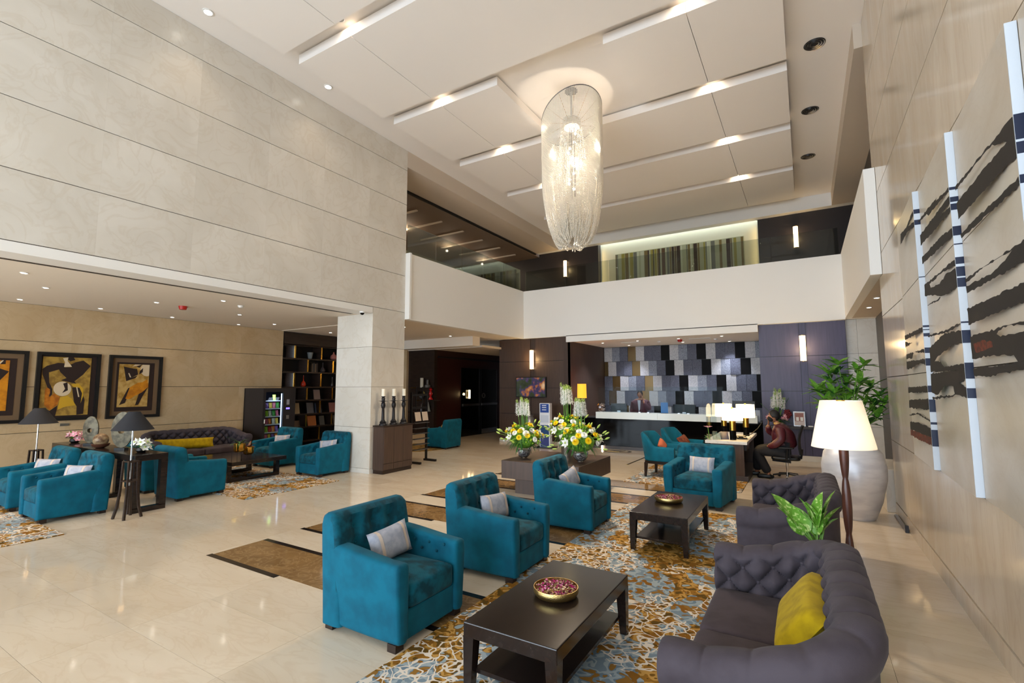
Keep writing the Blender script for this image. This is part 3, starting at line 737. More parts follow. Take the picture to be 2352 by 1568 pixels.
# ------------------------------------------------------------------ CEILING LIGHTS AND SMALL FITTINGS
E_W = mat('lamp_glow', (255, 240, 215), .5, emit=(255, 232, 200), estr=14)
E_C = mat('cool_lamp_glow', (255, 250, 240), .5, emit=(255, 246, 232), estr=16)
SHADE = linen('linen_shade', (250, 246, 238))
dl_ring = mesh_of(MB().lathe([(.055, .004), (.055, -.006), (.042, -.008), (.038, .0)], 20), 'downlight_ring', WHITE, smooth=.8)
dl_lens = mesh_of(MB().lathe([(.001, -.003), (.038, -.003), (.038, .006), (.001, .006)], 16), 'downlight_lens', E_C)
def downlight(loc, label, group, power, col=(255, 226, 190), spot=95, sc=1.0):
    t = thing('downlight', label, 'downlight', loc, 0, group); t.scale = (sc, sc, sc)
    inst('trim_ring', dl_ring, t); inst('lens', dl_lens, t)
    if power: light('downlight_beam', 'SPOT', (loc[0], loc[1], loc[2]-.03), power, col, .06, spot=spot, blend=.7)
for (x, y) in ((-10.51, 2.73), (-12.31, 2.86), (-12.35, 4.07), (-10.56, 4.33), (-10.78, 6.05), (-12.48, 5.45), (-11.68, 7.46), (-9.3, 4.9), (-12.5, 7.0), (-9.4, 2.2), (-12.3, 1.4), (-10.5, .8)):
    downlight((x, y, 3.466), 'small round downlight in the lounge ceiling', 'lounge downlights', 6 if x < -12 else 85, spot=74, sc=.85)
for (x, y) in ((-12.0, 9.45), (-11.8, 11.4), (-10.3, 10.6), (-9.6, 12.1), (-9.2, 9.6)):
    downlight((x, y, 3.456), 'small round downlight under the left gallery', 'gallery soffit downlights', 30)
for (x, y) in ((-5.75, 15.39), (-4.53, 15.25), (-3.26, 15.22), (-2.02, 15.11), (-5.3, 16.8), (-3.40, 16.51), (-2.05, 17.0)):
    downlight((x, y, RZ-.004), 'small round downlight in the reception ceiling', 'reception downlights', 105, (235, 240, 255))
for (x, y) in ((1.2, 11.05), (1.2, 12.33)):
    downlight((x, y, 3.466), 'small round downlight under the right gallery', 'right soffit downlights', 12)
for i, (x, y) in enumerate(((-7.59, 3.54), (-7.58, 5.73))):
    downlight((x, y, ZC-.004), 'round downlight in the high ceiling border, %s one' % ('nearer', 'farther')[i], 'border downlights', 12, sc=1.4)
# lamps inside the ceiling slots
slot_me = mesh_of(MB().lathe([(.001, .0), (.055, .0), (.06, .03), (.001, .03)], 16), 'slot_lamp_lens', E_W)
slot_hd = mesh_of(MB().lathe([(.062, -.002), (.07, .0), (.07, .05), (.062, .05)], 16), 'slot_lamp_housing', STEEL)
for k in range(4, 10):
    y0 = rows[k][0]
    for x in (-5.92, -1.26):
        t = thing('slot_lamp', 'round lamp hidden in the ceiling slot at %s seam, slot %s' % ('the left' if x < -3 else 'the right', ('one', 'two', 'three', 'four', 'five', 'six')[k-4]), 'ceiling lamp', (x, y0-.21, ZC-.055), 0, 'slot lamps')
        inst('lens', slot_me, t); inst('housing', slot_hd, t)
        light('slot_beam', 'SPOT', (x, y0-.16, ZC-.08), 12, (255, 232, 200), .05, spot=150, blend=.9, rot=(radians(62), 0, 0))
# round air vents on the right border
vent = [mesh_of(MB().lathe([(r-.022, 0), (r, -.012), (r, .002), (r-.022, .002)], 28), 'vent_ring', STEEL, smooth=.6) for r in (.15, .11, .07)]
vb = mesh_of(MB().lathe([(.001, 0), (.16, 0), (.16, -.004), (.001, -.004)], 28), 'vent_back', IRON)
for i, (x, y) in enumerate(((.41, 9.23), (.36, 11.51), (.33, 13.88))):
    t = thing('air_vent', 'round ceiling air vent, %s one along the right border' % ('nearest', 'middle', 'farthest')[i], 'air vent', (x, y, ZC-.002), 0, 'round air vents')
    inst('back_disc', vb, t)
    for m_ in vent: inst('ring', m_, t)
# alarm bell, detectors, camera dome
RED = mat('alarm_red', (176, 30, 20), .4)
t = thing('fire_alarm', 'red fire alarm sounder on the lounge ceiling', 'alarm', (-10.63, 4.82, 3.47)); MB().lathe([(.001, -.07), (.06, -.07), (.075, -.02), (.075, 0), (.001, 0)], 20).build('sounder', RED, t, smooth=.6)
t = thing('fire_alarm', 'red fire alarm sounder on the reception ceiling', 'alarm', (-3.3, 15.6, RZ)); MB().lathe([(.001, -.07), (.06, -.07), (.075, -.02), (.075, 0), (.001, 0)], 20).build('sounder', RED, t, smooth=.6)
p = at(832, 720, 2, 3.42); t = thing('security_camera', 'dome security camera at the pillar corner', 'camera', (p.x, p.y, 3.465))
MB().lathe([(.001, -.03), (.055, -.03), (.06, 0), (.001, 0)], 20).build('camera_base', WHITE, t, smooth=.6); MB().sphere((0, 0, -.03), .045, 16, 10).build('dome', BLACKG, t, smooth=4)
for (x, y, z, l) in ((-9.6, 5.4, 3.47, 'white smoke detector on the lounge ceiling'), (-2.3, 15.9, RZ, 'white smoke detector on the reception ceiling'), (-4.0, 15.8, RZ, 'hanging sprinkler over the reception')):
    tag(MB().lathe([(.001, -.04), (.035, -.04), (.055, -.015), (.055, 0), (.001, 0)], 18, (x, y, z)).build('smoke_detector', WHITE, smooth=.6), l, 'detector')
for i, (x, y, l) in enumerate(((-4.9, 15.7, 'left'), (-2.7, 15.5, 'right'))):
    tag(MB().box(x-.3, x+.3, y-.1, y+.1, RZ-.012, RZ).build('air_grille', WHITE, bevel=.003), 'flat air grille on the reception ceiling, %s one' % l, 'air grille')

# wall sconces
def sconce(loc, h, r, label, power):
    t = thing('wall_sconce', label, 'wall lamp', loc, 0, 'cylinder wall sconces')
    MB().box(-.05, .05, .05, .075, h*.1, h*.9).build('back_plate', GOLDS, t)
    MB().lathe([(.001, 0), (r, 0), (r, h), (.001, h)], 20).build('shade', mat('sconce_shade', (255, 240, 210), .6, emit=(255, 222, 165), estr=4.5), t, smooth=.6)
    for z in (-.012, h): MB().lathe([(.001, 0), (r+.006, 0), (r+.006, .012), (.001, .012)], 20, (0, 0, z)).build('cap', GOLDS, t, smooth=.6)
    light('sconce_glow', 'POINT', (loc[0], loc[1]-.16, loc[2]+h/2), power, (255, 214, 150), .08)
sconce((-7.71, 14.02, 2.42), .62, .065, 'lit cylinder sconce above the television', 10)
sconce((-.02, 14.07, 2.47), .63, .065, 'lit cylinder sconce on the plum wall', 10)
sconce((-7.86, 17.06, 6.12), .64, .065, 'lit cylinder sconce upstairs left of the striped picture', 8)
sconce((-.04, 17.06, 6.10), .66, .065, 'lit cylinder sconce upstairs right of the striped picture', 8)

# striped picture upstairs
t = thing('striped_picture', 'long picture of vertical olive and brown stripes upstairs', 'picture', (0, 0, 0))
MB().box(-5.92, -1.52, 17.36, 17.40, 5.70, 6.80).build('canvas', mat('stripe_ground', (176, 176, 140), .7), t)
cols = [mat('stripe_%d' % i, c, .7) for i, c in enumerate(((92, 66, 36), (60, 42, 26), (150, 140, 60), (118, 100, 52), (196, 198, 168), (110, 110, 96)))]
x = -5.9
while x < -1.6:
    wd_ = rnd.choice((.03, .05, .08, .12)); ubox('stripe', rnd.choice(cols), t, x, min(x+wd_, -1.54), 17.352, 17.36, 5.72, 6.78); x += wd_+rnd.choice((0, .02, .06, .14))

# ------------------------------------------------------------------ RECEPTION
TL = [mat('tile_grey_blue', (150, 156, 168), .6, noise=((60, 60, 25), (112, 116, 130), .4, .62, 4), bump=(60, .8)),
      mat('tile_pale', (192, 192, 194), .6, noise=((40, 40, 20), (168, 168, 174), .4, .62, 4), bump=(40, .5)),
      mat('tile_slate', (100, 104, 120), .6, noise=((70, 70, 30), (74, 76, 90), .4, .62, 4), bump=(70, .9)),
      mat('tile_bronze', (92, 70, 34), .25, .5), mat('tile_black', (14, 12, 12), .5, spec=.1)]
tw = thing('tile_relief', 'wall relief of grey, bronze and black upright tiles behind the reception', 'wall relief', (0, 0, 0))
MB().box(-6.45, -1.0, 17.44, 17.49, .6, 3.29).build('backing', BLACK, tw)
wt = .30
for r in range(5):
    z1 = 3.29-r*.535; z0 = z1-.53; x = -6.44-wt*.5*(r % 2); c = r
    seq = [1, 0, 2, 4, 1, 2, 2, 4]
    k = [0, 3, 6, 2, 5][r]
    while x < -1.02:
        a, b = max(x, -6.44), min(x+wt-.004, -1.01)
        if b-a > .02:
            m_ = TL[seq[k % 8]] if not (seq[k % 8] == 4 and x < -4.75) else TL[3]
            o = ubox('tile', m_, tw, a, b, 17.38, 17.42, z0+.003, z1-.003)
            o.rotation_euler = (0, 0, (.10, -.10, .07, 0)[k % 4] if seq[k % 8] != 4 else 0); o.location.y += (.0, .01, -.01, .02)[k % 4]
        x += wt; k += 1
t = thing('reception_counter', 'reception counter with white top slab and glossy black front', 'counter', (0, 0, 0))
for (a, b) in ((-5.45, -3.62), (-3.615, -2.3), (-2.295, -1.1)): ubox('top_slab', mat('white_glass', (232, 240, 240), .12), t, a, b, 13.88, 14.22, .90, 1.09)
MB().box(-6.44, -1.02, 14.08, 14.7, .0, .90).build('counter_front', BLACKG, t)
MB().box(-6.44, -1.02, 14.04, 14.09, .0, .09).build('kick_plate', WENGE, t)
MB().box(-6.44, -1.02, 14.22, 14.75, .90, .93).build('work_top', WENGE, t)
# under-counter light and its glow
for xx in (-5.62, -3.2):
    pass
l = light('counter_spot', 'SPOT', (-5.32, 13.85, .12), 3, (255, 220, 180), .03, spot=80, rot=(radians(150), 0, 0))
tag(MB().lathe([(.001, 0), (.028, 0), (.028, .09), (.001, .09)], 14, (-5.30, 13.98, 0)).build('floor_uplight', E_W, smooth=.6), 'small floor uplight before the reception counter', 'lamp')
# glass screens on the counter
for i, (a, b) in enumerate(((-5.40, -4.05), (-4.0, -2.95), (-2.9, -1.9))):
    t = thing('counter_screen', 'clear protective screen on the reception counter, %s' % ('left one', 'middle one', 'right one')[i], 'screen', ((a+b)/2, 14.0, 1.09)); q = (b-a)/2
    MB().box(-q, q, 0, .008, 0, .74).build('pane', glass_thin('counter_glass', (242, 247, 248), .05), t)
    for s in (-1, 1): MB().box(s*(q-.1)-.03, s*(q-.1)+.03, -.03, .04, 0, .02).build('clamp', STEEL, t)
# monitors (seen from behind)
def monitor(label, loc, rz, w=.5, h=.3):
    t = thing('monitor', label, 'monitor', loc, rz)
    MB().box(-w/2, w/2, -.025, .025, .10, .10+h).build('screen_case', BLACK, t, bevel=.008); MB().box(-.03, .03, .02, .05, .0, .2).build('stand', BLACK, t); MB().box(-.1, .1, -.08, .1, 0, .012).build('foot', BLACK, t)
    MB().box(-.05, .05, -.029, -.025, .16, .18).build('maker_plate', STEEL, t)
monitor('black monitor before the standing receptionist', (-4.92, 14.45, .93), .1)
monitor('black monitor on the right half of the counter', (-3.0, 14.45, .93), -.05, .62)
monitor('black monitor standing at the right end of the counter', (-1.45, 14.4, .93), 0, .55, .42)
for i, (px_, c) in enumerate(((1526, (70, 130, 200)), (1735, (150, 160, 180)))):
    p = at(px_, 935, 1, 14.05); t = thing('notice_stand', 'small upright notice on the counter, %s' % ('blue one', 'grey one')[i], 'notice', (p.x, 14.05, 1.09 if i == 0 else .93))
    MB().box(-.10, .10, -.004, .004, 0, .30).build('card', mat('notice_%d' % i, c, .4), t); MB().box(-.10, .10, -.03, .03, 0, .008).build('foot', BLACK, t)
# mirror ball on the counter and lamp with amber shade
t = thing('mosaic_ball', 'silver mosaic ball ornament on the left end of the counter', 'ornament', (-5.31, 14.0, 1.09))
MB().sphere((0, 0, .135), .135, 14, 9).build('ball', mat('mosaic_chrome', (200, 190, 190), .15, 1.0, noise=(40, (90, 60, 60), .45, .6, 2)), t, smooth=None)
t = thing('table_lamp', 'table lamp with tall amber shade in the reception corner', 'lamp', (-6.15, 14.5, .93))
MB().lathe([(.08, 0), (.08, .02), (.02, .04), (.02, .57)], 14).build('base', IRON, t, smooth=.7); MB().lathe([(.15, .55), (.14, 1.0), (.138, 1.0), (.148, .55)], 24).build('shade', mat('amber_shade', (226, 160, 40), .7, emit=(255, 170, 50), estr=1.1), t, smooth=.7)
light('amber_glow', 'POINT', (-6.15, 14.62, 1.7), 9, (255, 170, 60), .1)
# television
t = thing('television', 'wall television above the blue kiosk', 'television', (-7.76, 14.06, 1.83))
MB().box(-.56, .56, -.05, .03, -.335, .335).build('case', BLACK, t, bevel=.008)
m = bpy.data.materials.new('tv_picture'); m.use_nodes = True; nt = m.node_tree; b = nt.nodes['Principled BSDF']; b.inputs['Base Color'].default_value = (.01, .01, .01, 1); b.inputs['Roughness'].default_value = .15
n = nt.nodes.new('ShaderNodeTexNoise'); n.inputs['Scale'].default_value = 3.2; n.inputs['Detail'].default_value = 3; tc = nt.nodes.new('ShaderNodeTexCoord'); nt.links.new(tc.outputs['Object'], n.inputs[0])
r = nt.nodes.new('ShaderNodeValToRGB'); e = r.color_ramp.elements; e[0].position = .3; e[0].color = (.002, .004, .004, 1); e[1].position = .75; e[1].color = (.9, .6, .35, 1)
for p_, c_ in ((.45, (.03, .045, .01, 1)), (.53, (.05, .03, .12, 1)), (.60, (.5, .16, .03, 1))): q = e.new(p_); q.color = c_
nt.links.new(n.outputs[0], r.inputs[0]); nt.links.new(r.outputs[0], b.inputs['Emission Color']); b.inputs['Emission Strength'].default_value = .55
MB().box(-.53, .53, -.053, -.05, -.31, .31).build('screen', m, t)
# kiosk: blue and white stand
t = thing('sanitiser_stand', 'tall white and blue stand before the dark wall', 'stand', (-6.86, 13.35, 0), radians(4))
KW, KB, KN = mat('kiosk_white', (226, 230, 238), .3), mat('kiosk_blue', (28, 66, 148), .35), mat('kiosk_navy', (52, 62, 122), .4)
MB().box(-.17, .17, -.1, .08, .02, 1.34).build('column', KW, t, bevel=.01); MB().box(-.3, .3, -.22, .2, 0, .02).build('foot_plate', BLACK, t)
MB().box(-.14, .14, -.105, -.1, 1.06, 1.32).build('header_panel', KB, t); MB().box(-.13, .13, -.107, -.1, .76, .98).build('dispenser_window', mat('kiosk_pale', (200, 208, 222), .3), t)
MB().box(-.14, .14, -.105, -.1, .38, .68).build('middle_panel', mat('kiosk_teal', (12, 62, 112), .4), t); MB().box(-.14, .14, -.105, -.1, .03, .36).build('lower_panel', KN, t)
for z in (1.26, 1.2, 1.13): MB().box(-.08, .06, -.108, -.105, z, z+.025).build('print_line', KW, t)
# grey urn by the dark wall
t = thing('floor_urn', 'grey metallic urn in front of the dark television wall', 'urn', (-7.55, 13.55, 0))
MB().lathe([(.1, 0), (.13, .02), (.19, .35), (.2, .62), (.17, .82), (.12, .9), (.14, .95), (.12, .95), (.1, .9), (.001, .85)], 28).build('body', mat('pewter', (150, 148, 150), .3, .8), t, smooth=.8)

# plum wall ledge with frame and flowers
t = thing('wall_ledge', 'dark wall ledge along the plum wall', 'shelf', (0, 0, 0)); MB().box(-.95, .86, 13.85, 14.145, .80, .86).build('board', WENGE, t)
t = thing('photo_frame', 'small framed leaflet standing on the plum wall ledge', 'frame', (-.18, 14.02, .86), radians(3)); t.rotation_euler = (radians(-8), 0, radians(3))
MB().box(-.125, .125, -.01, .01, 0, .36).build('frame', STEEL, t); MB().box(-.108, .108, -.013, -.01, .02, .34).build('leaflet', mat('leaflet_paper', (206, 190, 186), .4), t)
MB().box(-.09, .09, -.015, -.013, .12, .32).build('leaflet_picture', mat('leaflet_red', (150, 96, 84), .4), t)
for xx in (-.04, .05): MB().box(xx-.03, xx+.03, -.017, -.015, .13, .22).build('leaflet_card', WHITE, t)
tag(MB().box(.0, .10, 13.9, 13.93, .86, .885).build('paper_slip', WHITE), 'white card lying on the plum wall ledge', 'card')

# ------------------------------------------------------------------ CONCIERGE DESK
t = thing('concierge_desk', 'concierge desk with white marble top and brown panels', 'desk', (0, 0, 0))
MB().box(-1.80, -1.03, 10.50, 12.65, .71, .77).build('top', stone('desk_marble', (236, 232, 226), (226, 220, 212), (196, 186, 176), 2, .15, .3), t, bevel=.004)
MB().box(-1.70, -1.10, 10.55, 10.60, .10, .71).build('front_panel', PANEL_D, t); MB().box(-1.70, -1.64, 10.6, 12.6, .10, .71).build('side_panel', PANEL_D, t); MB().box(-1.70, -1.10, 12.55, 12.6, .10, .71).build('back_panel', PANEL_D, t)
MB().box(-1.72, -1.04, 10.52, 12.62, 0, .10).build('plinth', mat('plinth_grey', (70, 64, 66), .4), t)
MB().box(-1.4, -1.06, 10.7, 11.2, .58, .70).build('drawer', WENGE, t)
def desk_lamp(label, loc, r, h0, h1):
    t = thing('table_lamp', label, 'lamp', loc, 0, 'brass and black lamps on the concierge desk')
    MB().lathe([(.001, 0), (.062, 0), (.062, .19), (.001, .19)], 20).build('black_base', BLACKG, t, smooth=.6)
    MB().lathe([(.061, .19), (.061, .39), (.02, .40), (.001, .40)], 20).build('brass_column', GOLDS, t, smooth=.6)
    MB().lathe([(r, h0), (r*.97, h1), (r*.965, h1), (r*.995, h0)], 28).build('shade', mat('hot_shade', (255, 246, 226), .8, emit=(255, 230, 180), estr=2.2), t, smooth=.7)
    MB().lathe([(.001, h1+.03), (.02, h1+.02), (.012, h1-.02), (.012, .4)], 10).build('finial', GOLDS, t, smooth=.7)
    light('desk_lamp_glow', 'POINT', (loc[0], loc[1], loc[2]+(h0+h1)/2), 9, (255, 214, 150), .05)
desk_lamp('nearest lamp on the concierge desk, black and brass with white drum shade', (-1.31, 10.78, .77), .20, .39, .63)
desk_lamp('lamp at the far right end of the concierge desk', (-1.16, 11.75, .77), .19, .40, .68)
desk_lamp('lamp at the far left end of the concierge desk', (-1.62, 11.9, .77), .18, .40, .68)
for i, (x, y0, y1) in enumerate(((-1.78, 10.6, 11.2), (-1.78, 11.3, 11.9))):
    t = thing('desk_screen', 'arched clear screen on the concierge desk, %s one' % ('nearer', 'farther')[i], 'screen', (x, (y0+y1)/2, .77)); q = (y1-y0)/2
    pts = [(0, -q, 0), (0, q, 0), (0, q, .6)]+[(0, q*cos(a*pi/8), .6+.12*sin(a*pi/8)) for a in range(1, 8)]+[(0, -q, .6)]
    MB().prism(pts, (.008, 0, 0)).build('pane', GLASS, t)
# small things on the desk
for i, (x, y, hh) in enumerate(((-1.62, 10.62, .16), (-1.55, 10.72, .13), (-1.66, 10.80, .14), (-1.57, 10.88, .12))):
    t = thing('glass_block', 'small clear acrylic block on the desk, %s of four' % ('first', 'second', 'third', 'last')[i], 'ornament', (x, y, .77), .3*i); MB().box(-.04, .04, -.03, .03, 0, hh).build('block', GLASS, t)
t = thing('tablet_stand', 'dark tablet propped beside the nearest desk lamp', 'tablet', (-1.47, 10.80, .77), .4)
MB().prism([(-.08, -.03, 0), (.08, -.03, 0), (.08, .05, .15), (-.08, .05, .15)], (0, .01, 0)).build('tablet', mat('tablet_blue', (44, 50, 78), .3), t); MB().box(-.03, .03, .02, .09, 0, .01).build('stand', BLACK, t)
t = thing('telephone', 'dark desk telephone behind the nearest lamp', 'telephone', (-1.18, 11.05, .77), .3)
MB().prism([(-.09, -.08, 0), (.09, -.08, 0), (.09, -.08, .03), (.09, .08, .07), (.09, .08, 0)], (-.18, 0, 0)).build('phone_base', BLACK, t, bevel=.006); MB().box(-.06, .03, -.05, .05, .052, .06).build('keypad', mat('keys_grey', (120, 120, 120), .5), t)
MB().tube([(.05, 0, .05), (.2, .1, .09), (.36, .22, .2), (.47, .3, .33)], .007, 6).build('cord', BLACK, t, smooth=4)
tag(MB().box(-1.18, -1.06, 11.35, 11.55, .771, .785).build('note_pad', WHITE), 'white note pad on the desk edge', 'note pad')
t = thing('lily_stem', 'pink lily at the left edge of the desk', 'flower', (-1.72, 10.62, .77))
MB().tube([(0, 0, 0), (-.02, -.01, .12), (-.03, -.02, .24)], .006, 6).build('stem', STEM, t)
for k in range(6):
    a = k*pi/3; MB().add([(-.03, -.02, .24), (-.03+.05*cos(a-.4), -.02+.05*sin(a-.4), .27), (-.03+.09*cos(a), -.02+.09*sin(a), .27), (-.03+.05*cos(a+.4), -.02+.05*sin(a+.4), .27)], [(0, 1, 2, 3)]).build('petal', PETP, t)
for k in range(3): MB().add([(0, 0, 0), (-.05, -.03-.03*k, .05), (-.12, -.05+.05*k, -.02+.05*k), (-.05, .02, .07)], [(0, 1, 2, 3)]).build('leaf', LEAF_D, t)
# tub chairs with wooden legs before the desk (front = +X)
def tub_chair(label, loc, rz):
    t = thing('tub_chair', label, 'chair', loc, rz, 'teal visitor chairs at the concierge desk'); rings = []
    for i in range(41):
        a = radians(-148+296*i/40)   # opening towards +X
        kx, ky = -cos(a)*.36, sin(a)*.36
        front = abs(a) > radians(95)
        if front: kx = .0+.34*smooth((abs(a)-radians(95))/radians(53)); ky = (1 if a > 0 else -1)*.36
        k = smooth((abs(a)-radians(40))/radians(45)); H = .90-.26*k
        N_ = Vector((-cos(a), sin(a), 0)) if not front else Vector((0, 1 if a > 0 else -1, 0))
        lean = .06*(1-k)
        R = [Vector((kx, ky, .36))+N_*d for d in (.03,)]+[Vector((kx, ky, .6))+N_*(.045+lean*.4), Vector((kx, ky, H-.03))+N_*(.04+lean), Vector((kx, ky, H))+N_*(.01+lean), Vector((kx, ky, H-.03))+N_*(-.04+lean), Vector((kx, ky, .5))+N_*-.05, Vector((kx, ky, .36))+N_*-.05]
        rings.append([tuple(p) for p in R])
    MB().loft(rings).build('back_shell', TEAL, t, smooth=1.0)
    MB().cushion(-.33, .36, -.32, .32, .33, .50, .04, .02, .1).build('seat', TEAL, t, smooth=1.2)
    MB().box(-.3, .32, -.3, .3, .28, .34).build('seat_rail', WENGE, t)
    for x in (-.28, .28):
        for y_ in (-.28, .28): MB().loft([[(x*1.05-.018, y_*1.05-.018, 0.013), (x*1.05+.018, y_*1.05-.018, 0.013), (x*1.05+.018, y_*1.05+.018, 0.013), (x*1.05-.018, y_*1.05+.018, 0.013)], [(x-.03, y_-.03, .30), (x+.03, y_-.03, .30), (x+.03, y_+.03, .30), (x-.03, y_+.03, .30)]]).build('leg', WENGE, t)
    return t
tub_chair('teal visitor chair with dark legs, the nearer of two at the desk', (-2.58, 10.35, 0), radians(-6))
tub_chair('teal visitor chair farther back at the desk, facing its left', (-2.45, 11.45, 0), radians(-12))
throw(BPIL_ME, None, 'throw_pillow', 'rust pillow on the farther visitor chair', (-2.40, 11.36, .64), radians(-20), -.6, .2).children[0].data = pillow_mesh('rust_cover', .36, .24, .12, mat('rust_cotton', (132, 66, 40), .85, noise=(12, (92, 40, 28), .4, .6, 3)))[0]
throw(BPIL_ME, None, 'throw_pillow', 'orange pillow peeping over the nearer visitor chair arm', (-2.62, 10.38, .62), radians(-10), -.5, .5).children[0].data = pillow_mesh('orange_cover', .30, .22, .12, mat('orange_cotton', (190, 100, 66), .85))[0]
# ------------------------------------------------------------------ LOUNGE THINGS
# framed pictures; the painted shapes are flat paint on the canvas
OCH, OCD, ORG = mat('paint_ochre', (176, 140, 60), .8, noise=(9, (132, 100, 40), .4, .62, 5)), mat('paint_dark', (40, 24, 18), .7), mat('paint_orange', (196, 118, 22), .8, noise=(12, (160, 90, 18), .4, .6, 4))
CRM, YLW, MNT = mat('paint_cream', (214, 192, 158), .8), mat('paint_yellow', (200, 156, 36), .8), mat('mount_taupe', (112, 88, 62), .8)
GOLDO = mat('paint_gold_orange', (208, 134, 14), .8, noise=(8, (176, 106, 12), .4, .62, 4))
XW = XB+.012
def picture(label, y0, y1, z0, z1, mount, inner, shapes, ground):
    t = thing('framed_picture', label, 'picture', (XB, (y0+y1)/2, z0))
    cy = (y0+y1)/2; f = .06
    def bx(n, m_, a, b, c, d, x0, x1): MB().box(x0, x1, a-cy, b-cy, c-z0, d-z0).build(n, m_, t)
    bx('frame_side', BLACK, y0, y0+f, z0, z1, .0, .06); bx('frame_side', BLACK, y1-f, y1, z0, z1, .0, .06)
    bx('frame_side', BLACK, y0+f, y1-f, z0, z0+f, .0, .06); bx('frame_side', BLACK, y0+f, y1-f, z1-f, z1, .0, .06)
    bx('mount', MNT if mount else OCD, y0+f, y1-f, z0+f, z1-f, .004, .010)
    if mount: g = .15; bx('inner_border', OCD, y0+g, y1-g, z0+g, z1-g, .010, .014)
    a, b, c, d = inner
    bx('canvas', ground, y0+a, y1-b, z0+c, z1-d, .014, .020)
    lay = .0
    for (m_, pts, (ox, oy, sc)) in shapes:
        lay += .0006
        P = []
        for (u, v) in pts:
            q = at(ox+u/sc, oy+v/sc, 0, XB+.02)
            yy = min(max(q.y, y0+a), y1-b); zz = min(max(q.z, z0+c), z1-d); P.append((.020+lay, yy-cy, zz-z0))
        mb = MB(); mb.add(P, [tuple(range(len(P)))]); mb.build('painted_shape', m_, t, recalc=False)
    return t
def ell(cx, cy, rx, ry, n=20): return [(cx+rx*cos(2*pi*i/n), cy+ry*sin(2*pi*i/n)) for i in range(n)]
R3 = (70, 795, 8.71); R4 = (235, 805, 9.5); R5 = (0, 795, 8.475)
picture('large framed picture of a dark dancing drummer in ochre cloth', 3.29, 4.29, 1.19, 2.55, False, (.09, .15, .10, .09), [
 (OCD, [(230,455),(330,390),(560,330),(680,340),(690,420),(820,420),(800,370),(900,320),(1060,285),(1205,395),(1050,570),(880,700),(910,745),(760,715),(610,680),(720,635),(600,520),(570,465),(370,520),(375,720),(440,860),(430,970),(370,1020),(380,930),(330,800),(240,560)], R3),
 (OCD, [(765,190),(870,195),(900,275),(800,305),(755,270)], R3),
 (ORG, [(290,870),(330,820),(390,860),(390,930),(360,1010),(400,1000),(470,940),(590,1010),(540,1170),(380,1280),(270,1180)], R3),
 (YLW, [(590,1020),(740,990),(830,1050),(900,1180),(740,1200),(660,1220),(540,1270)], R3),
 (OCD, [(830,825),(980,810),(1040,930),(1080,1080),(1050,1350),(915,1370),(920,1200),(870,1120)], R3),
 (YLW, [(810,760),(960,745),(1060,850),(1050,1000),(1000,1140),(1030,940),(980,830),(860,815)], R3),
 (OCD, [(540,1180),(490,1390),(400,1400),(300,1250),(380,1290)], R3),
 (CRM, ell(635, 850, 180, 145), R3), (OCD, [(650,745),(740,720),(745,880),(630,935),(690,850)], R3),
 (CRM, [(650,240),(760,190),(740,290),(830,410),(670,415),(690,320)], R3), (CRM, [(910,815),(935,815),(975,1010),(950,1015)], R3)], OCH)
picture('framed picture of a bending dark figure with round hat and orange skirt', 4.44, 5.45, 1.18, 2.55, True, (.19, .25, .24, .19), [
 (CRM, ell(970, 415, 135, 145), R4),
 (OCD, [(470,345),(620,380),(760,400),(780,520),(640,590),(770,540),(720,600),(520,665)], R4), (CRM, [(565,490),(590,490),(630,585),(600,580)], R4),
 (OCD, [(740,345),(870,305),(810,375)], R4), (OCD, [(820,440),(890,380),(880,470),(800,520)], R4),
 (OCD, [(560,820),(640,790),(490,1140),(360,1190)], R4), (OCD, [(790,950),(1000,790),(870,1000),(780,1180),(710,1190)], R4),
 (GOLDO, [(770,700),(870,690),(980,620),(1005,790),(860,910),(700,990),(600,1060),(500,1050),(600,800)], R4), (CRM, [(720,270),(860,270),(800,320),(650,350)], R4)], mat('paint_pale_ochre', (196, 160, 92), .8, noise=(8, (158, 118, 44), .4, .62, 5)))
picture('framed orange picture cut by the left picture edge', 2.05, 3.17, 1.18, 2.55, True, (.19, .25, .24, .19), [
 (OCD, [(0,430),(185,490),(0,660),(-120,700),(-200,560),(-120,450)], R5), (OCD, [(10,350),(110,345),(115,270),(30,270)], R5), (CRM, [(-20,320),(50,240),(80,235),(10,340)], R5)], GOLDO)
tag(MB().box(XB, XB+.012, 3.72, 3.86, 1.08, 1.13).build('picture_label', STEEL), 'small metal label below the drummer picture', 'label')

# book shelf recess
t = thing('book_shelf', 'dark built-in shelf with brass dividers beside the vending machine', 'shelf', (0, 0, 0))
zs = [.25, .66, 1.04, 1.45, 1.84, 2.28, 2.68, 3.08]
MB().box(-13.27, -13.22, 8.52, 12.7, .1, 3.42).build('back_board', mat('shelf_back', (22, 16, 15), .6), t)
MB().box(-13.22, -12.82, 8.52, 12.7, 3.08, 3.44).build('head_board', WENGE, t); MB().box(-13.22, -12.82, 8.52, 12.7, 0, .12).build('plinth', WENGE, t)
for z in zs: MB().box(-13.22, -12.82, 8.52, 12.7, z-.02, z+.02).build('shelf_board', WENGE, t)
for i in range(len(zs)-1):
    y_ = 8.86 if i % 2 == 0 else 9.30
    while y_ < 12.6:
        d_ = MB().box(-13.22, -12.80, y_-.012, y_+.012, zs[i]+.02, zs[i+1]-.02).build('divider', WENGE, t)
        MB().box(-12.80, -12.785, y_-.022, y_+.022, zs[i]+.02, zs[i+1]-.02).build('brass_edge', GOLDS, d_); y_ += .91
def lathe_thing(name, label, cat, loc, prof, m_, n=20):
    t = thing(name, label, cat, loc); MB().lathe(prof, n).build('body', m_, t, smooth=.8); return t
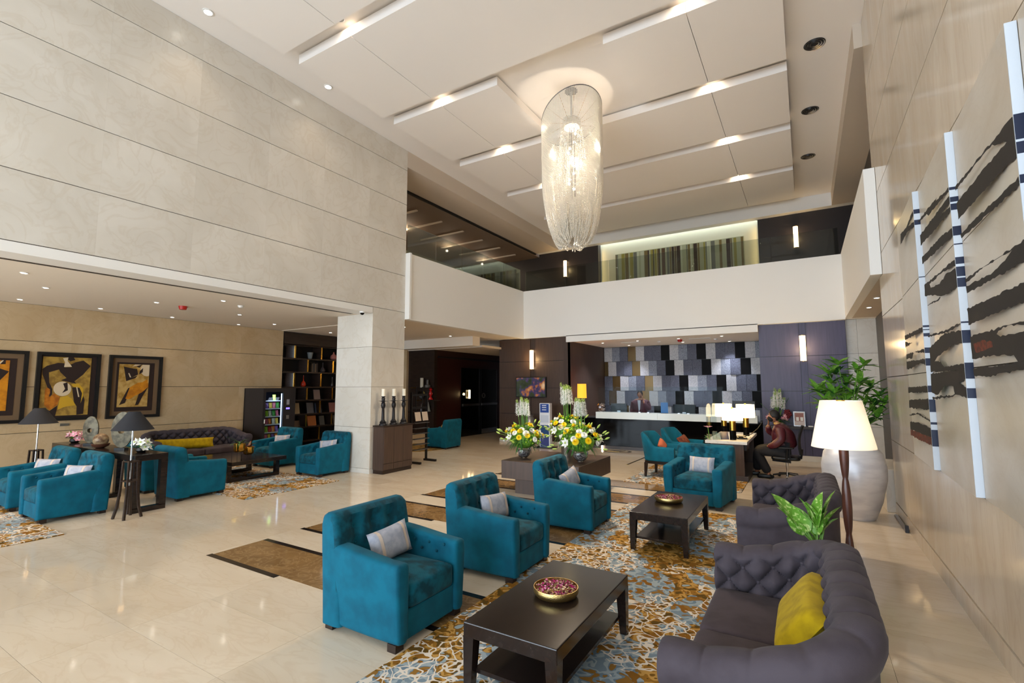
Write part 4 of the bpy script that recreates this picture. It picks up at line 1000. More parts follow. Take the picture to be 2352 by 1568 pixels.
VZ = mat('shelf_red_glass', (150, 40, 20), .15); VP = mat('shelf_pink_glaze', (176, 108, 96), .3)
lathe_thing('vase', 'pink drop-shaped vase on the top shelf', 'vase', (-12.95, 10.35, 2.70), [(.05, 0), (.11, .06), (.10, .14), (.03, .2), (.02, .26), (.001, .26)], VP)
lathe_thing('vase', 'pale glass cup on the top shelf', 'vase', (-12.95, 9.48, 2.70), [(.05, 0), (.06, .02), (.09, .2), (.08, .2), (.05, .03), (.001, .03)], mat('pale_glass', (120, 124, 124), .1))
lathe_thing('vase', 'slim orange bottle vase on the middle shelf', 'vase', (-12.95, 9.28, 1.86), [(.05, 0), (.08, .05), (.06, .13), (.015, .18), (.012, .34), (.001, .34)], VZ)
lathe_thing('vase', 'dark bottle vase on the second shelf', 'vase', (-12.95, 9.95, 2.30), [(.05, 0), (.09, .05), (.05, .14), (.014, .18), (.014, .3), (.001, .3)], mat('dark_glass', (60, 52, 52), .15))
lathe_thing('vase', 'tall grey bottle on the middle shelf near the pillar', 'vase', (-12.95, 10.32, 1.86), [(.03, 0), (.045, .04), (.012, .14), (.012, .3), (.001, .3)], mat('dark_glass', (60, 52, 52), .15))
for k in range(4):
    tag(MB().box(-13.1, -12.9, 9.52+k*.055, 9.565+k*.055, 2.30, 2.30+.26+.02*(k % 2)).build('book', mat('book_spine_%d' % k, ((88, 74, 62), (66, 60, 60), (104, 86, 66), (58, 48, 46))[k], .6)), 'upright book on the second shelf, %s of four' % ('first', 'second', 'third', 'last')[k], 'book')
for i, (y_, z_, w_, h_, c_, l_) in enumerate(((9.36, 1.47, .14, .30, (104, 96, 100), 'grey'), (9.77, 1.47, .22, .30, (128, 110, 108), 'mauve'), (9.05, 1.06, .26, .32, (160, 140, 108), 'cream'), (9.55, 1.06, .24, .32, (84, 88, 104), 'slate blue'), (9.83, 1.06, .22, .30, (70, 78, 100), 'navy'), (10.36, 1.06, .24, .30, (140, 84, 78), 'red'), (9.62, .68, .3, .30, (176, 96, 34), 'orange figured'), (9.98, .68, .18, .28, (64, 66, 70), 'charcoal'), (9.10, .68, .2, .18, (90, 66, 44), 'brown'), (10.50, .68, .2, .28, (90, 84, 84), 'dim grey'))):
    o = MB().box(-.012, .012, -w_/2, w_/2, 0, h_).build('book', mat('book_cover_%d' % i, c_, .35)); o.location = (-12.93, y_, z_+.0); o.rotation_euler = (0, -.2, 0)
    tag(o, '%s book standing cover outwards on the book shelf' % l_, 'book')
# vending machine
VX, VY0, VY1 = -11.95, 7.42, 8.34
t = thing('vending_machine', 'black vending machine with lit snack window', 'vending machine', (VX, VY0, 0)); D_ = .86; W_ = VY1-VY0
VB = mat('vending_black', (34, 30, 32), .45)
MB().box(-D_, -D_+.03, 0, W_, .02, 1.82).build('back', VB, t); MB().box(-D_, 0, 0, .03, .02, 1.82).build('side', VB, t); MB().box(-D_, 0, W_-.03, W_, .02, 1.82).build('side', VB, t)
MB().box(-D_, 0, .03, W_-.03, 1.72, 1.82).build('top', VB, t); MB().box(-D_, 0, .03, W_-.03, .02, .42).build('bottom', VB, t)
MB().box(-.06, 0, .56, W_-.03, .42, 1.72).build('control_column', VB, t); MB().box(-.05, 0, .03, .07, .42, 1.72).build('window_frame', VB, t)
MB().box(-.02, -.012, .07, .56, .42, 1.72).build('window_pane', GLASS, t)
MB().box(-D_+.03, -D_+.04, .03, W_-.03, .42, 1.72).build('inner_back', mat('vend_inner', (24, 26, 44), .5), t)
led = mat('vend_led', (220, 230, 255), .5, emit=(205, 220, 255), estr=2)
MB().box(-.06, -.045, .53, .55, .46, 1.68).build('led_strip', led, t)
MB().box(.0, .006, .66, .74, 1.38, 1.52).build('card_reader', mat('reader_grey', (150, 150, 160), .4), t); MB().box(.0, .006, .65, .75, 1.26, 1.30).build('display', mat('vend_display', (60, 60, 200), .4, emit=(110, 90, 255), estr=3), t)
MB().box(.0, .006, .66, .74, 1.0, 1.1).build('coin_panel', STEEL, t); MB().box(.0, .006, .04, .07, .92, 1.02).build('sticker', WHITE, t); MB().box(0.0, .01, .1, .55, .12, .3).build('delivery_flap', BLACK, t)
light('vending_light', 'AREA', (VX-.05, VY0+.32, 1.62), 2, (215, 225, 255), .3, rot=(0, radians(50), 0))
pk = [('green', (70, 170, 60)), ('red', (190, 36, 44)), ('yellow', (226, 196, 60)), ('white', (222, 220, 214)), ('orange', (224, 128, 40)), ('pink', (214, 110, 140)), ('lime', (160, 206, 60)), ('purple', (120, 80, 160))]
pm_ = {c: mesh_of(MB().add([(0, -.04, 0), (.02, -.035, .01), (0, .04, 0), (.02, .035, .01), (.03, 0, .07), (-.01, -.045, .16), (-.01, .045, .16), (-.025, 0, .08)], [(0, 1, 4, 5), (2, 6, 4, 3), (1, 3, 4), (5, 4, 6), (0, 5, 7), (2, 7, 6), (5, 6, 7), (0, 2, 3, 1), (0, 7, 2)]), 'packet_'+c, mat('packet_'+c, v, .35)) for c, v in pk}
for s_ in range(6):
    z_ = .47+s_*.205
    MB().box(-D_+.05, -.07, .04, .52, z_-.012, z_).build('product_shelf', STEEL, t); MB().box(-.072, -.066, .05, .52, z_-.02, z_+.006).build('price_strip', mat('price_strip', (200, 205, 215), .5), t)
    for k in range(5):
        if s_ == 5 and k in (1, 2, 4): continue
        c = pk[(s_*3+k*(5, 3, 7, 5, 3, 5)[s_]) % 8][0]
        o = inst('snack_packet', pm_[c], None, (VX-.12, VY0+.09+k*.098, z_+.002), (0, -.1, rnd.uniform(-.2, .2)), (1, .95, .95))
        tag(o, '%s snack packet on shelf %s from the bottom of the vending machine' % (c, ('one', 'two', 'three', 'four', 'five', 'six')[s_]), 'snack', 'snack packets in the vending machine')

# lounge coffee table with loop legs
t = thing('coffee_table', 'dark coffee table with loop legs on the lounge rug', 'table', (0, 0, 0)); X0, X1, Y0, Y1 = -10.95, -9.42, 5.28, 6.42
MB().box(X0, X1, Y0, Y1, .345, .42).build('table_top', WENGE_T, t, bevel=.004)
for x in (X0+.25, X1-.28):
    MB().box(x, x+.09, Y0+.03, Y0+.11, .07, .345).build('leg', WENGE_T, t); MB().box(x, x+.09, Y1-.11, Y1-.03, .07, .345).build('leg', WENGE_T, t); MB().box(x, x+.09, Y0+.03, Y1-.03, .013, .075).build('foot_bar', WENGE_T, t)
BRN = mat('bronze_leaf', (110, 66, 48), .5)
def long_leaf(L_, w_, droop, m_, name='long_leaf', n=6, cup=.25):
    mb = MB(); vs = []
    for i in range(n+1):
        s = i/n; wv = w_*sin(pi*min(1, .08+.92*s))**.8*(1 if s < .97 else .1); x = L_*s; z = -droop*L_*s*s
        vs += [(x, -wv, z+cup*wv), (x, 0, z), (x, wv, z+cup*wv)]
    fs = []
    for i in range(n): a = i*3; fs += [(a, a+3, a+4, a+1), (a+1, a+4, a+5, a+2)]
    return mesh_of(mb.add(vs, fs), name, m_, smooth=2.5, recalc=False)
LF_BR = long_leaf(.20, .018, .5, BRN, 'bronze_leaf'); LF_G = long_leaf(.26, .022, .5, LEAF_D, 'dark_slim_leaf')
for i, (px_, py_, r_, h_, zs_, lf, lab) in enumerate(((549, 1056, .105, .16, .16, LF_G, 'taller brass pot with slim leaves on the lounge coffee table'), (570, 1053, .095, .15, .09, LF_BR, 'lower brass pot with reddish leaves on the lounge coffee table'))):
    p = fl(px_, py_, .42); t = thing('plant_pot', lab, 'plant pot', (p.x, p.y, .42))
    q = r_*.9
    for sx in (-1, 1):
        for sy in (-1, 1): MB().tube([(sx*q, sy*q, 0), (sx*q, sy*q, zs_)], .004, 5).build('wire_leg', IRON, t)
    MB().tube([(-q, -q, zs_), (q, -q, zs_), (q, q, zs_), (-q, q, zs_), (-q, -q, zs_)], .004, 5).build('wire_ring', IRON, t)
    MB().lathe([(r_*.75, zs_), (r_, zs_+.03), (r_, zs_+h_), (r_*.94, zs_+h_), (r_*.94, zs_+h_-.02), (.001, zs_+h_-.02)], 20).build('pot', GOLDS, t, smooth=.8)
    for k in range(11): inst('leaf', lf, t, (0, 0, zs_+h_-.02), (0, -rnd.uniform(.3, 1.1), k*2.4), rnd.uniform(.7, 1.1))
# console table between the back-to-back armchairs
t = thing('console_table', 'long dark console table behind the lounge armchairs', 'table', (0, 0, 0)); CX0, CX1, CY0, CY1 = -11.9, -8.55, 3.36, 3.80; CZ = .84
MB().box(CX0, CX1, CY0, CY1, CZ-.09, CZ).build('table_top', WENGE_T, t, bevel=.004)
for x in (CX1-.10, -10.2, CX0):
    for y_ in (CY0, CY1-.09): MB().box(x, x+.10, y_, y_+.09, .06, CZ-.09).build('leg', WENGE_T, t)
    MB().box(x, x+.10, CY0, CY1, 0, .07).build('foot_bar', WENGE_T, t)
BRZ = mat('antique_bronze', (104, 96, 76), .5, .3, noise=(14, (72, 66, 52), .4, .6, 4))
def disc_sculpture(label, px_, ph, w_, h_):
    p = at(px_, ph, 1, 3.58); t = thing('disc_sculpture', label, 'sculpture', (p.x, 3.58, CZ), radians(35))
    MB().box(-.08, .08, -.05, .05, 0, .03).build('foot', BLACK, t)
    n = 32; mb = MB(); ro, ri = [], []
    for s in (-1, 1):
        for kx, kz, dz, th in ((w_, h_, 0, .012), (w_*.30, h_*.17, -.05*h_, .03)):
            ring = [(kx*cos(2*pi*i/n), s*th, .03+h_+dz+kz*sin(2*pi*i/n)) for i in range(n)]; (ro if kx == w_ else ri).append(ring)
    vs = ro[0]+ri[0]+ro[1]+ri[1]; fs = []
    for i in range(n):
        k = (i+1) % n; fs += [(i, k, n+k, n+i), (2*n+i, 3*n+i, 3*n+k, 2*n+k), (i, 2*n+i, 2*n+k, k), (n+i, n+k, 3*n+k, 3*n+i)]
    mb.add(vs, fs).build('disc', BRZ, t, smooth=.7); return t
disc_sculpture('smaller oval bronze disc sculpture on the console', 207, 1012, .13, .235)
disc_sculpture('larger oval bronze disc sculpture behind the tripod lamp', 279, 1024, .17, .29)
p = at(231, 1020, 1, 3.5); t = thing('orb_bowl', 'mottled orb resting in a small bowl on the console', 'ornament', (p.x, 3.5, CZ))
MB().lathe([(.05, 0), (.11, .03), (.13, .07), (.12, .07), (.001, .03)], 20).build('bowl', mat('bowl_brown', (84, 50, 36), .35), t, smooth=.8); MB().sphere((0, 0, .13), .11, 16, 10).build('orb', mat('orb_mottled', (150, 128, 96), .4, noise=(16, (96, 70, 50), .4, .6, 4)), t, smooth=4)
# tripod floor lamps with dark cone shades
BLKSH = mat('black_linen', (40, 40, 44), .85)
def tripod_lamp(label, loc, rz, lit):
    t = thing('floor_lamp', label, 'floor lamp', loc, rz, 'tripod floor lamps of the lounge')
    for k in range(4):
        a = pi/4+k*pi/2; c_, s_ = cos(a), sin(a)
        pts = [(.165*c_, .165*s_, 0), (.125*c_, .125*s_, .16), (.10*c_, .10*s_, .4), (.085*c_, .085*s_, .80)]
        MB().tube(pts, [.02, .02, .018, .017], 4).build('leg', WENGE, t)
    for z, r_ in ((.79, .09), (.52, .1)):
        P_ = [(r_*cos(pi/4+k*pi/2), r_*sin(pi/4+k*pi/2), z) for k in range(5)]; MB().tube(P_, .012, 4).build('brace', WENGE, t)
    MB().tube([(0, 0, .05), (0, 0, 1.30)], .010, 8).build('pole', CHROME, t); MB().tube([(0, 0, .05), (0, 0, .45)], .018, 8).build('sleeve', WENGE, t)
    MB().lathe([(.255, 1.24), (.07, 1.50), (.066, 1.50), (.25, 1.245)], 32).build('shade', BLKSH, t, smooth=.8)
    MB().sphere((0, 0, 1.34), .035, 10, 8).build('bulb', mat('warm_bulb', (255, 226, 180), .5, emit=(255, 206, 140), estr=5), t)
    light('tripod_glow', 'POINT', (loc[0], loc[1], 1.27), 3, (255, 206, 140), .04)
tripod_lamp('tripod floor lamp with black cone shade at the console end', (-8.37, 3.24, 0), .2, True)
tripod_lamp('tripod floor lamp with black cone shade at the left, behind the armchairs', (-11.25, 2.78+.2, 0), .2, True)

# ------------------------------------------------------------------ PILLAR CABINET, CANDLES, RACK
t = thing('side_cabinet', 'dark wooden cabinet against the pillar with three candlesticks', 'cabinet', (0, 0, 0))
MB().box(-8.055, -7.75, 7.53, 8.42, .08, .99).build('body', PANEL_D, t); MB().box(-8.06, -7.735, 7.515, 8.435, .99, 1.02).build('top', WENGE, t); MB().box(-8.05, -7.76, 7.54, 8.41, 0, .08).build('plinth', WENGE, t)
for k in range(3): MB().box(-7.75, -7.738, 7.54+k*.293, 7.825+k*.293, .22, .985).build('door', PANEL_D, t, bevel=.002)
for k in range(3): MB().box(-7.75, -7.738, 7.54+k*.293, 7.825+k*.293, .085, .21).build('drawer', PANEL_D, t, bevel=.002)
cp = [(.001, 0), (.085, 0), (.085, .02), (.06, .05), (.075, .065), (.05, .09), (.035, .12), (.028, .36), (.04, .38), (.05, .43), (.04, .48), (.03, .5), (.06, .515), (.032, .53), (.04, .58), (.028, .6), (.045, .615), (.045, .625), (.001, .625)]
for i, y_ in enumerate((7.65, 7.965, 8.28)):
    lab = ('nearest', 'middle', 'farthest')[i]
    t = thing('candlestick', '%s of three dark iron candlesticks on the cabinet' % lab, 'candlestick', (-7.90, y_, 1.02), 0, 'iron candlesticks')
    MB().lathe(cp, 20).build('stick', IRON, t, smooth=.7); MB().lathe([(.03, .51), (.105, .518), (.105, .522), (.03, .53)], 20).build('drip_tray', IRON, t)
    tag(MB().lathe([(.001, 0), (.04, 0), (.04, .155), (.034, .16), (.001, .155)], 18, (-7.90, y_, 1.645)).build('candle', mat('ivory_wax', (240, 232, 212), .5), smooth=.7), 'ivory pillar candle on the %s candlestick' % lab, 'candle', 'pillar candles')
p = fl(960, 1056); t = thing('magazine_rack', 'tall black magazine rack behind the side cabinet', 'rack', (-8.30, 9.25, 0), 0)
for s in (-.28, .28):
    MB().box(-.025, .025, s-.02, s+.02, .04, 1.72).build('upright', BLACK, t); MB().box(-.06, .32, s-.03, s+.03, 0, .05).build('foot', BLACK, t)
for k in range(6): MB().box(-.02, .12, -.26, .26, .30+k*.13, .312+k*.13).build('tray', STEEL, t)
for z in (1.30, 1.62): MB().box(-.02, .02, -.26, .26, z, z+.05).build('cross_bar', BLACK, t)
for s in (-.12, .12): MB().box(-.01, .01, s-.01, s+.01, 1.2, 1.85).build('rod', BLACK, t)
for k, s in enumerate((-.13, .13)):
    o = MB().box(-.006, .006, -.1, .1, 0, .22).build('leaflet', mat('leaflet_beige', (200, 182, 164), .5)); o.location = (-8.20, 9.25+s, 1.01); o.rotation_euler = (0, -.2, 0); tag(o, 'leaflet standing on the magazine rack, %s one' % ('left', 'right')[k], 'leaflet')
# small shelves on the dark wall with ornaments
for i, (px0, px1, py_) in enumerate(((949, 996, 890), (962, 1013, 918), (944, 980, 945))):
    a, b = at(px0, py_, 1, YS-.06), at(px1, py_, 1, YS-.06)
    t = thing('wall_shelf', 'thin wall shelf on the dark wood wall, %s one' % ('top', 'middle', 'bottom')[i], 'shelf', (0, 0, 0)); z_ = a.z
    MB().box(a.x, b.x, YS-.2, YS-.002, z_-.015, z_+.0).build('board', WENGE, t); MB().box(a.x, a.x+.25, YS-.205, YS-.2, z_-.02, z_+.005).build('brass_edge', GOLDS, t)
def shelf_item(px_, py_, prof, m_, lab, name='ornament'):
    p = at(px_, py_, 1, YS-.1); return lathe_thing(name, lab, 'ornament', (p.x, YS-.1, p.z), prof, m_, 14)
shelf_item(989, 917.5, [(.001, 0), (.09, 0), (.03, .1), (.07, .2), (.03, .3), (.06, .36), (.02, .42), (.001, .42)], mat('red_gloss', (176, 20, 24), .2), 'tall red ornament on the middle wall shelf')
shelf_item(982, 889.5, [(.001, 0), (.1, 0), (.1, .08), (.04, .1), (.04, .26), (.001, .27)], mat('grey_stone', (92, 88, 84), .5), 'grey trophy on the top wall shelf')
shelf_item(968, 944.5, [(.001, 0), (.05, 0), (.05, .2), (.02, .28), (.001, .3)], mat('dark_glass', (60, 52, 52), .15), 'dark bottle on the bottom wall shelf')
shelf_item(983, 944.5, [(.001, 0), (.1, 0), (.06, .15), (.02, .32), (.001, .33)], mat('pale_glass', (120, 124, 124), .1), 'clear decanter on the bottom wall shelf')
p = at(969, 889.5, 1, YS-.1); tag(MB().box(p.x-.06, p.x+.06, YS-.12, YS-.08, p.z, p.z+.33).build('ornament', mat('ivory_box', (206, 196, 176), .5)), 'tall ivory box on the top wall shelf', 'ornament')
p = at(988-.6*0-19.5, 917.5, 1, YS-.1); hp = []
for i in range(24):
    a = 2*pi*i/24; hp.append((p.x+.16*(16*sin(a)**3)/16, YS-.12, p.z+.17+.011*(13*cos(a)-5*cos(2*a)-2*cos(3*a)-cos(4*a))))
tag(MB().prism(hp, (0, .04, 0)).build('ornament', CHROME), 'silver heart ornament on the middle wall shelf', 'ornament')

# ------------------------------------------------------------------ RIGHT WALL ARTWORK (wedge panels, near edge proud)
CANV = stone('canvas_stone', (198, 186, 168), (214, 206, 194), (172, 152, 124), 1.2, .3, .10, stretch=(1, .8, 1.6), var=.04)
INK = mat('art_black', (32, 28, 27), .6); NAVY = mat('art_navy', (26, 36, 62), .45); RUST = mat('art_rust', (112, 44, 24), .6, noise=(30, (70, 34, 26), .4, .6, 4)); EDGE = mat('art_white_edge', (206, 214, 224), .6)
AX0, AX1 = .982, XR-.004
Z0A, Z1A = 1.07, 3.74
Z1S, Z2S = 1.975, 2.885
panels = []
for i, (yn, yf, lab) in enumerate(((5.96, 7.20, 'farthest from the camera'), (4.66, 5.92, 'second from the far end'), (3.37, 4.62, 'third from the far end'), (2.06, 3.33, 'nearest to the camera'))):
    t = thing('art_panel', 'wedge shaped painted stone panel on the right wall, %s' % lab, 'artwork', (0, 0, 0), 0, 'black brush painted wall panels')
    for (a, b) in ((Z0A, Z1S-.004), (Z1S+.004, Z2S-.004), (Z2S+.004, Z1A)):
        MB().prism([(AX0, yn+.006, a), (AX1, yn+.006, a), (AX1, yf, a), (AX1-.008, yf, a)], (0, 0, b-a)).build('stone_slab', CANV, t)
    MB().box(AX0, AX1, yn, yn+.0058, Z0A, Z1A).build('white_edge', EDGE, t)
    nrm = Vector((-(yf-yn), -(AX1-.008-AX0), 0)).normalized(); nrm = nrm if nrm.x < 0 else -nrm
    panels.append((t, yn, yf, nrm))
def clip_y(P, y0, y1):
    for (c, keep_ge) in ((y0, True), (y1, False)):
        out = []
        for i in range(len(P)):
            a, b = P[i], P[(i+1) % len(P)]
            ia = a.y >= c if keep_ge else a.y <= c; ib = b.y >= c if keep_ge else b.y <= c
            if ia: out.append(a)
            if ia != ib: out.append(a.lerp(b, (c-a.y)/(b.y-a.y)))
        P = out
        if len(P) < 3: return []
    return P
RA, RB = (2050, 250, 3.484), (2050, 680, 3.336)
STR = [(0, INK, RA, [(65,1000),(110,950),(162,815),(168,850),(125,940),(182,890),(184,930),(120,985),(66,1090)]),
 (1, INK, RA, [(205,900),(355,705),(350,735),(455,625),(460,650),(350,775),(290,855),(275,840),(210,910)]),
 (1, INK, RA, [(222,1010),(455,695),(470,742),(370,870),(476,765),(478,805),(330,980),(228,1095)]),
 (1, INK, RA, [(238,1190),(390,1020),(490,945),(495,1010),(375,1120),(242,1242)]),
 (1, INK, RA, [(258,1408),(400,1290),(515,1190),(520,1245),(400,1310),(300,1400),(310,1430),(380,1400),(440,1310),(528,1262),(535,1415),(420,1490),(262,1495)]),
 (1, INK, RA, [(282,1570),(390,1505),(380,1525),(290,1575)]),
 (2, INK, RA, [(505,620),(965,58),(995,290),(1010,375),(850,520),(530,885),(515,755),(700,520),(915,265),(800,285),(640,480),(507,655)]),
 (2, INK, RA, [(545,1000),(1030,530),(1035,600),(555,1035)]),
 (2, INK, RA, [(585,1360),(720,1270),(1100,1020),(1100,1205),(600,1475),(590,1416),(790,1325),(1010,1095),(720,1280),(590,1392)]),
 (2, INK, RA, [(600,1600),(1052,1390),(1100,1370),(1100,1500),(760,1580),(610,1640)]),
 (0, INK, RB, [(95,305),(240,232),(245,265),(98,335)]), (0, INK, RB, [(98,350),(155,360),(100,395)]),
 (0, INK, RB, [(108,445),(258,398),(262,430),(165,430),(155,475),(108,480)]), (0, INK, RB, [(110,500),(268,478),(276,540),(215,510),(150,555),(112,560)]),
 (0, INK, RB, [(120,695),(285,688),(288,735),(122,740)]), (0, INK, RB, [(128,795),(292,785),(298,872),(130,855)]),
 (0, INK, RB, [(133,905),(200,895),(308,960),(308,972),(200,905),(133,915)]), (0, INK, RB, [(137,960),(200,965),(310,1018),(316,1085),(240,1060),(140,1020)]),
 (0, RUST, RB, [(140,1020),(240,1060),(316,1085),(320,1150),(240,1115),(142,1065)]),
 (1, INK, RB, [(270,302),(400,265),(545,192),(548,206),(400,285),(274,312)]),
 (1, INK, RB, [(285,395),(400,285),(555,258),(560,356),(465,370),(345,465),(325,500),(370,500),(400,545),(570,508),(575,563),(295,582)]),
 (1, INK, RB, [(295,592),(578,558),(582,628),(512,668),(582,700),(588,780),(482,755),(468,690),(400,690),(350,755),(302,735)]),
 (1, INK, RB, [(308,772),(490,752),(450,772),(312,790)]),
 (2, INK, RB, [(580,100),(800,0),(1050,-50),(1050,30),(760,140),(588,222)]),
 (2, INK, RB, [(595,310),(830,240),(1050,185),(1050,205),(850,235),(800,290),(830,310),(1050,255),(1050,500),(965,505),(930,450),(780,450),(612,480)]),
 (2, RUST, RB, [(620,365),(690,335),(765,350),(770,390),(700,420),(640,430)]),
 (2, INK, RB, [(620,552),(1050,500),(1050,552),(740,615),(628,608)])]
lay = [0, 0, 0, 0]
for (pi_, m_, (ox, oy, sc), pts) in STR:
    t, yn, yf, nrm = panels[pi_]; lay[pi_] += 1; base = Vector((AX0, yn+.006, 0))
    P = [on_plane(ox+u/sc, oy+v/sc, base, nrm) for (u, v) in pts]
    Q = []
    for i in range(len(P)):
        a_, b_ = P[i], P[(i+1) % len(P)]; nn = max(1, int((b_-a_).length/.035))
        for k in range(nn):
            q = a_.lerp(b_, k/nn); jit = .007 if k else 0
            Q.append(q+Vector((0, rnd.uniform(-jit, jit), rnd.uniform(-jit, jit))))
    P = clip_y(Q, yn+.007, yf-.004)
    if len(P) < 3: continue
    P = [Vector((p.x, p.y, min(max(p.z, Z0A), Z1A)))+nrm*(.0010+.0005*(lay[pi_] % 6)) for p in P]
    MB().add(P, [tuple(range(len(P)))]).build('brush_stroke', m_, t, recalc=False)
for (u0, u1, w0, w1) in ((2.0, 2.2, 3.1, 3.3), (2.5, 2.62, 2.2, 2.4), (2.05, 2.3, 1.6, 1.75), (2.7, 2.78, 2.9, 3.05)):
    t, yn, yf, nrm = panels[3]; base = Vector((AX0, yn+.006, 0)); P = []
    for (yy, zz) in ((2.08, u0), (3.31, u1), (3.31, u1+(w1-w0)), (2.08, u0+(w1-w0)*1.4)):
        xx = AX0+(yy-yn)/(yf-yn)*(AX1-.008-AX0); P.append(Vector((xx, yy, zz))+nrm*.0015)
    MB().add(P, [(0, 1, 2, 3)]).build('brush_stroke', INK, t, recalc=False)
def bands(pi_, px_, lst):
    t, yn, yf, nrm = panels[pi_]
    for (oy, sc, a, b) in lst:
        z1, z0 = at(px_, oy+a/sc, 1, yn).z, at(px_, oy+b/sc, 1, yn).z
        MB().box(AX0+.0005, AX1, yn-.0012, yn, max(z0, Z0A), min(z1, Z1A)).build('edge_band', NAVY, t)
bands(0, 2110, [(250, 3.484, 800, 835), (250, 3.484, 885, 925), (250, 3.484, 1343, 1350), (680, 3.336, 225, 240), (680, 3.336, 255, 262), (680, 3.336, 285, 310), (680, 3.336, 395, 437), (680, 3.336, 477, 533), (680, 3.336, 685, 735), (680, 3.336, 790, 885), (680, 3.336, 962, 980), (680, 3.336, 1020, 1145)])
bands(1, 2200, [(250, 3.484, 617, 640), (250, 3.484, 697, 737), (250, 3.484, 752, 803), (250, 3.484, 935, 1010), (250, 3.484, 1075, 1085), (250, 3.484, 1185, 1240), (250, 3.484, 1262, 1340), (250, 3.484, 1352, 1425), (680, 3.336, 195, 208), (680, 3.336, 262, 360), (680, 3.336, 510, 632), (680, 3.336, 705, 780)])
bands(2, 2335, [(250, 3.484, 40, 245), (250, 3.484, 265, 360), (250, 3.484, 530, 600)])

# ------------------------------------------------------------------ FLOOR LAMP, URN, PLANTS
t = thing('floor_lamp', 'floor lamp with turned wooden pole and white shade behind the sofas', 'floor lamp', (.225, 4.60, 0))
WD = mat('walnut', (84, 46, 34), .28, noise=((20, 20, 4), (64, 34, 26), .4, .6, 5))
MB().lathe([(.001, 0), (.15, 0), (.15, .02), (.05, .035), (.03, .05)], 28).build('base', WD, t, smooth=.7)
prof = []
for i in range(60):
    z = .04+i*1.35/59; prof.append((.017+.016*abs(sin(pi*(z+.12)/.42))**.7, z))
MB().lathe(prof, 16).build('pole', WD, t, smooth=.9)
MB().lathe([(.215, 1.375), (.140, 1.735), (.137, 1.735), (.212, 1.378)], 40).build('shade', SHADE, t, smooth=.8)
MB().lathe([(.001, 1.74), (.03, 1.738), (.03, 1.73), (.001, 1.728)], 14).build('top_plate', GOLDS, t); MB().sphere((0, 0, 1.55), .035, 12, 8).build('bulb', mat('soft_bulb', (255, 240, 215), .5, emit=(255, 226, 190), estr=3), t, smooth=4)
light('floor_lamp_glow', 'POINT', (.225, 4.60, 1.52), 12, (255, 240, 220), .05)
t = thing('floor_urn', 'huge silver urn standing behind the floor lamp', 'urn', (.52, 8.55, 0))
MB().lathe([(.001, 0), (.22, 0), (.24, .03), (.32, .25), (.385, .55), (.39, .72), (.355, .90), (.29, .99), (.27, 1.02), (.29, 1.05), (.25, 1.05), (.24, .98), (.001, .9)], 48).build('body', mat('silver_leaf', (222, 222, 228), .40, .35, noise=((3, 3, 10), (204, 204, 212), .4, .6, 4)), t, smooth=.9)
t = thing('potted_palm', 'leafy green plant growing in the silver urn', 'plant', (.52, 8.55, .95))
PAL = long_leaf(.27, .04, .22, LEAF, 'palm_leaflet'); PAD = long_leaf(.25, .036, .3, LEAF_D, 'palm_leaflet_dark')
tips = []
for (px_, py_) in ((1892, 905), (1905, 860), (1925, 838), (1945, 880), (1880, 900), (1960, 905), (1985, 840), (1975, 880), (2000, 890), (2020, 910), (2032, 925), (1915, 905), (1940, 920), (2005, 945), (1900, 925), (1990, 925), (2015, 960), (1995, 975), (1910, 880), (1930, 900), (1955, 930), (1970, 850), (1890, 930), (2010, 930), (1920, 860), (1985, 905)):
    q = at(px_, py_, 1, 8.55+rnd.uniform(-.25, .3) if px_ < 1985 else 9.22+rnd.uniform(0, .1)); tips.append(q-Vector((.52, 8.55, .95)))
for q in tips:
    st = MB().tube([(rnd.uniform(-.06, .06), rnd.uniform(-.06, .06), 0), (q.x*.35, q.y*.35, q.z*.6), tuple(q)], [.011, .009, .006], 5); so = st.build('stem', STEM, t)
    for k in range(12):
        a = k*2*pi/12+rnd.uniform(-.3, .3); e = rnd.uniform(-.05, 1.05)
        inst('leaflet', PAL if rnd.random() < .7 else PAD, so, q, (0, -e, a), rnd.uniform(.65, 1.1))
t = thing('side_table', 'small round side table between the two grey sofas', 'table', (.0, 4.42, 0)); MB().lathe([(.001, .5), (.2, .5), (.2, .53), (.001, .53)], 28).build('top', WENGE_T, t); MB().tube([(0, 0, .02), (0, 0, .5)], .025, 10).build('leg', WENGE_T, t); MB().lathe([(.001, .0), (.15, .0), (.15, .02), (.001, .03)], 28).build('base', WENGE_T, t)
t = thing('potted_plant', 'variegated leafy plant between the two grey sofas', 'plant', (.0, 4.42, .53)); MB().lathe([(.05, 0), (.08, .12), (.074, .12), (.05, .02), (.001, .02)], 20).build('pot', WHITE, t, smooth=.7)
VAR = mat('variegated_leaf', (96, 148, 44), .4, noise=(38, (176, 200, 120), .52, .62, 3)); VL = long_leaf(.26, .062, .25, VAR, 'broad_leaf', 7, .3)
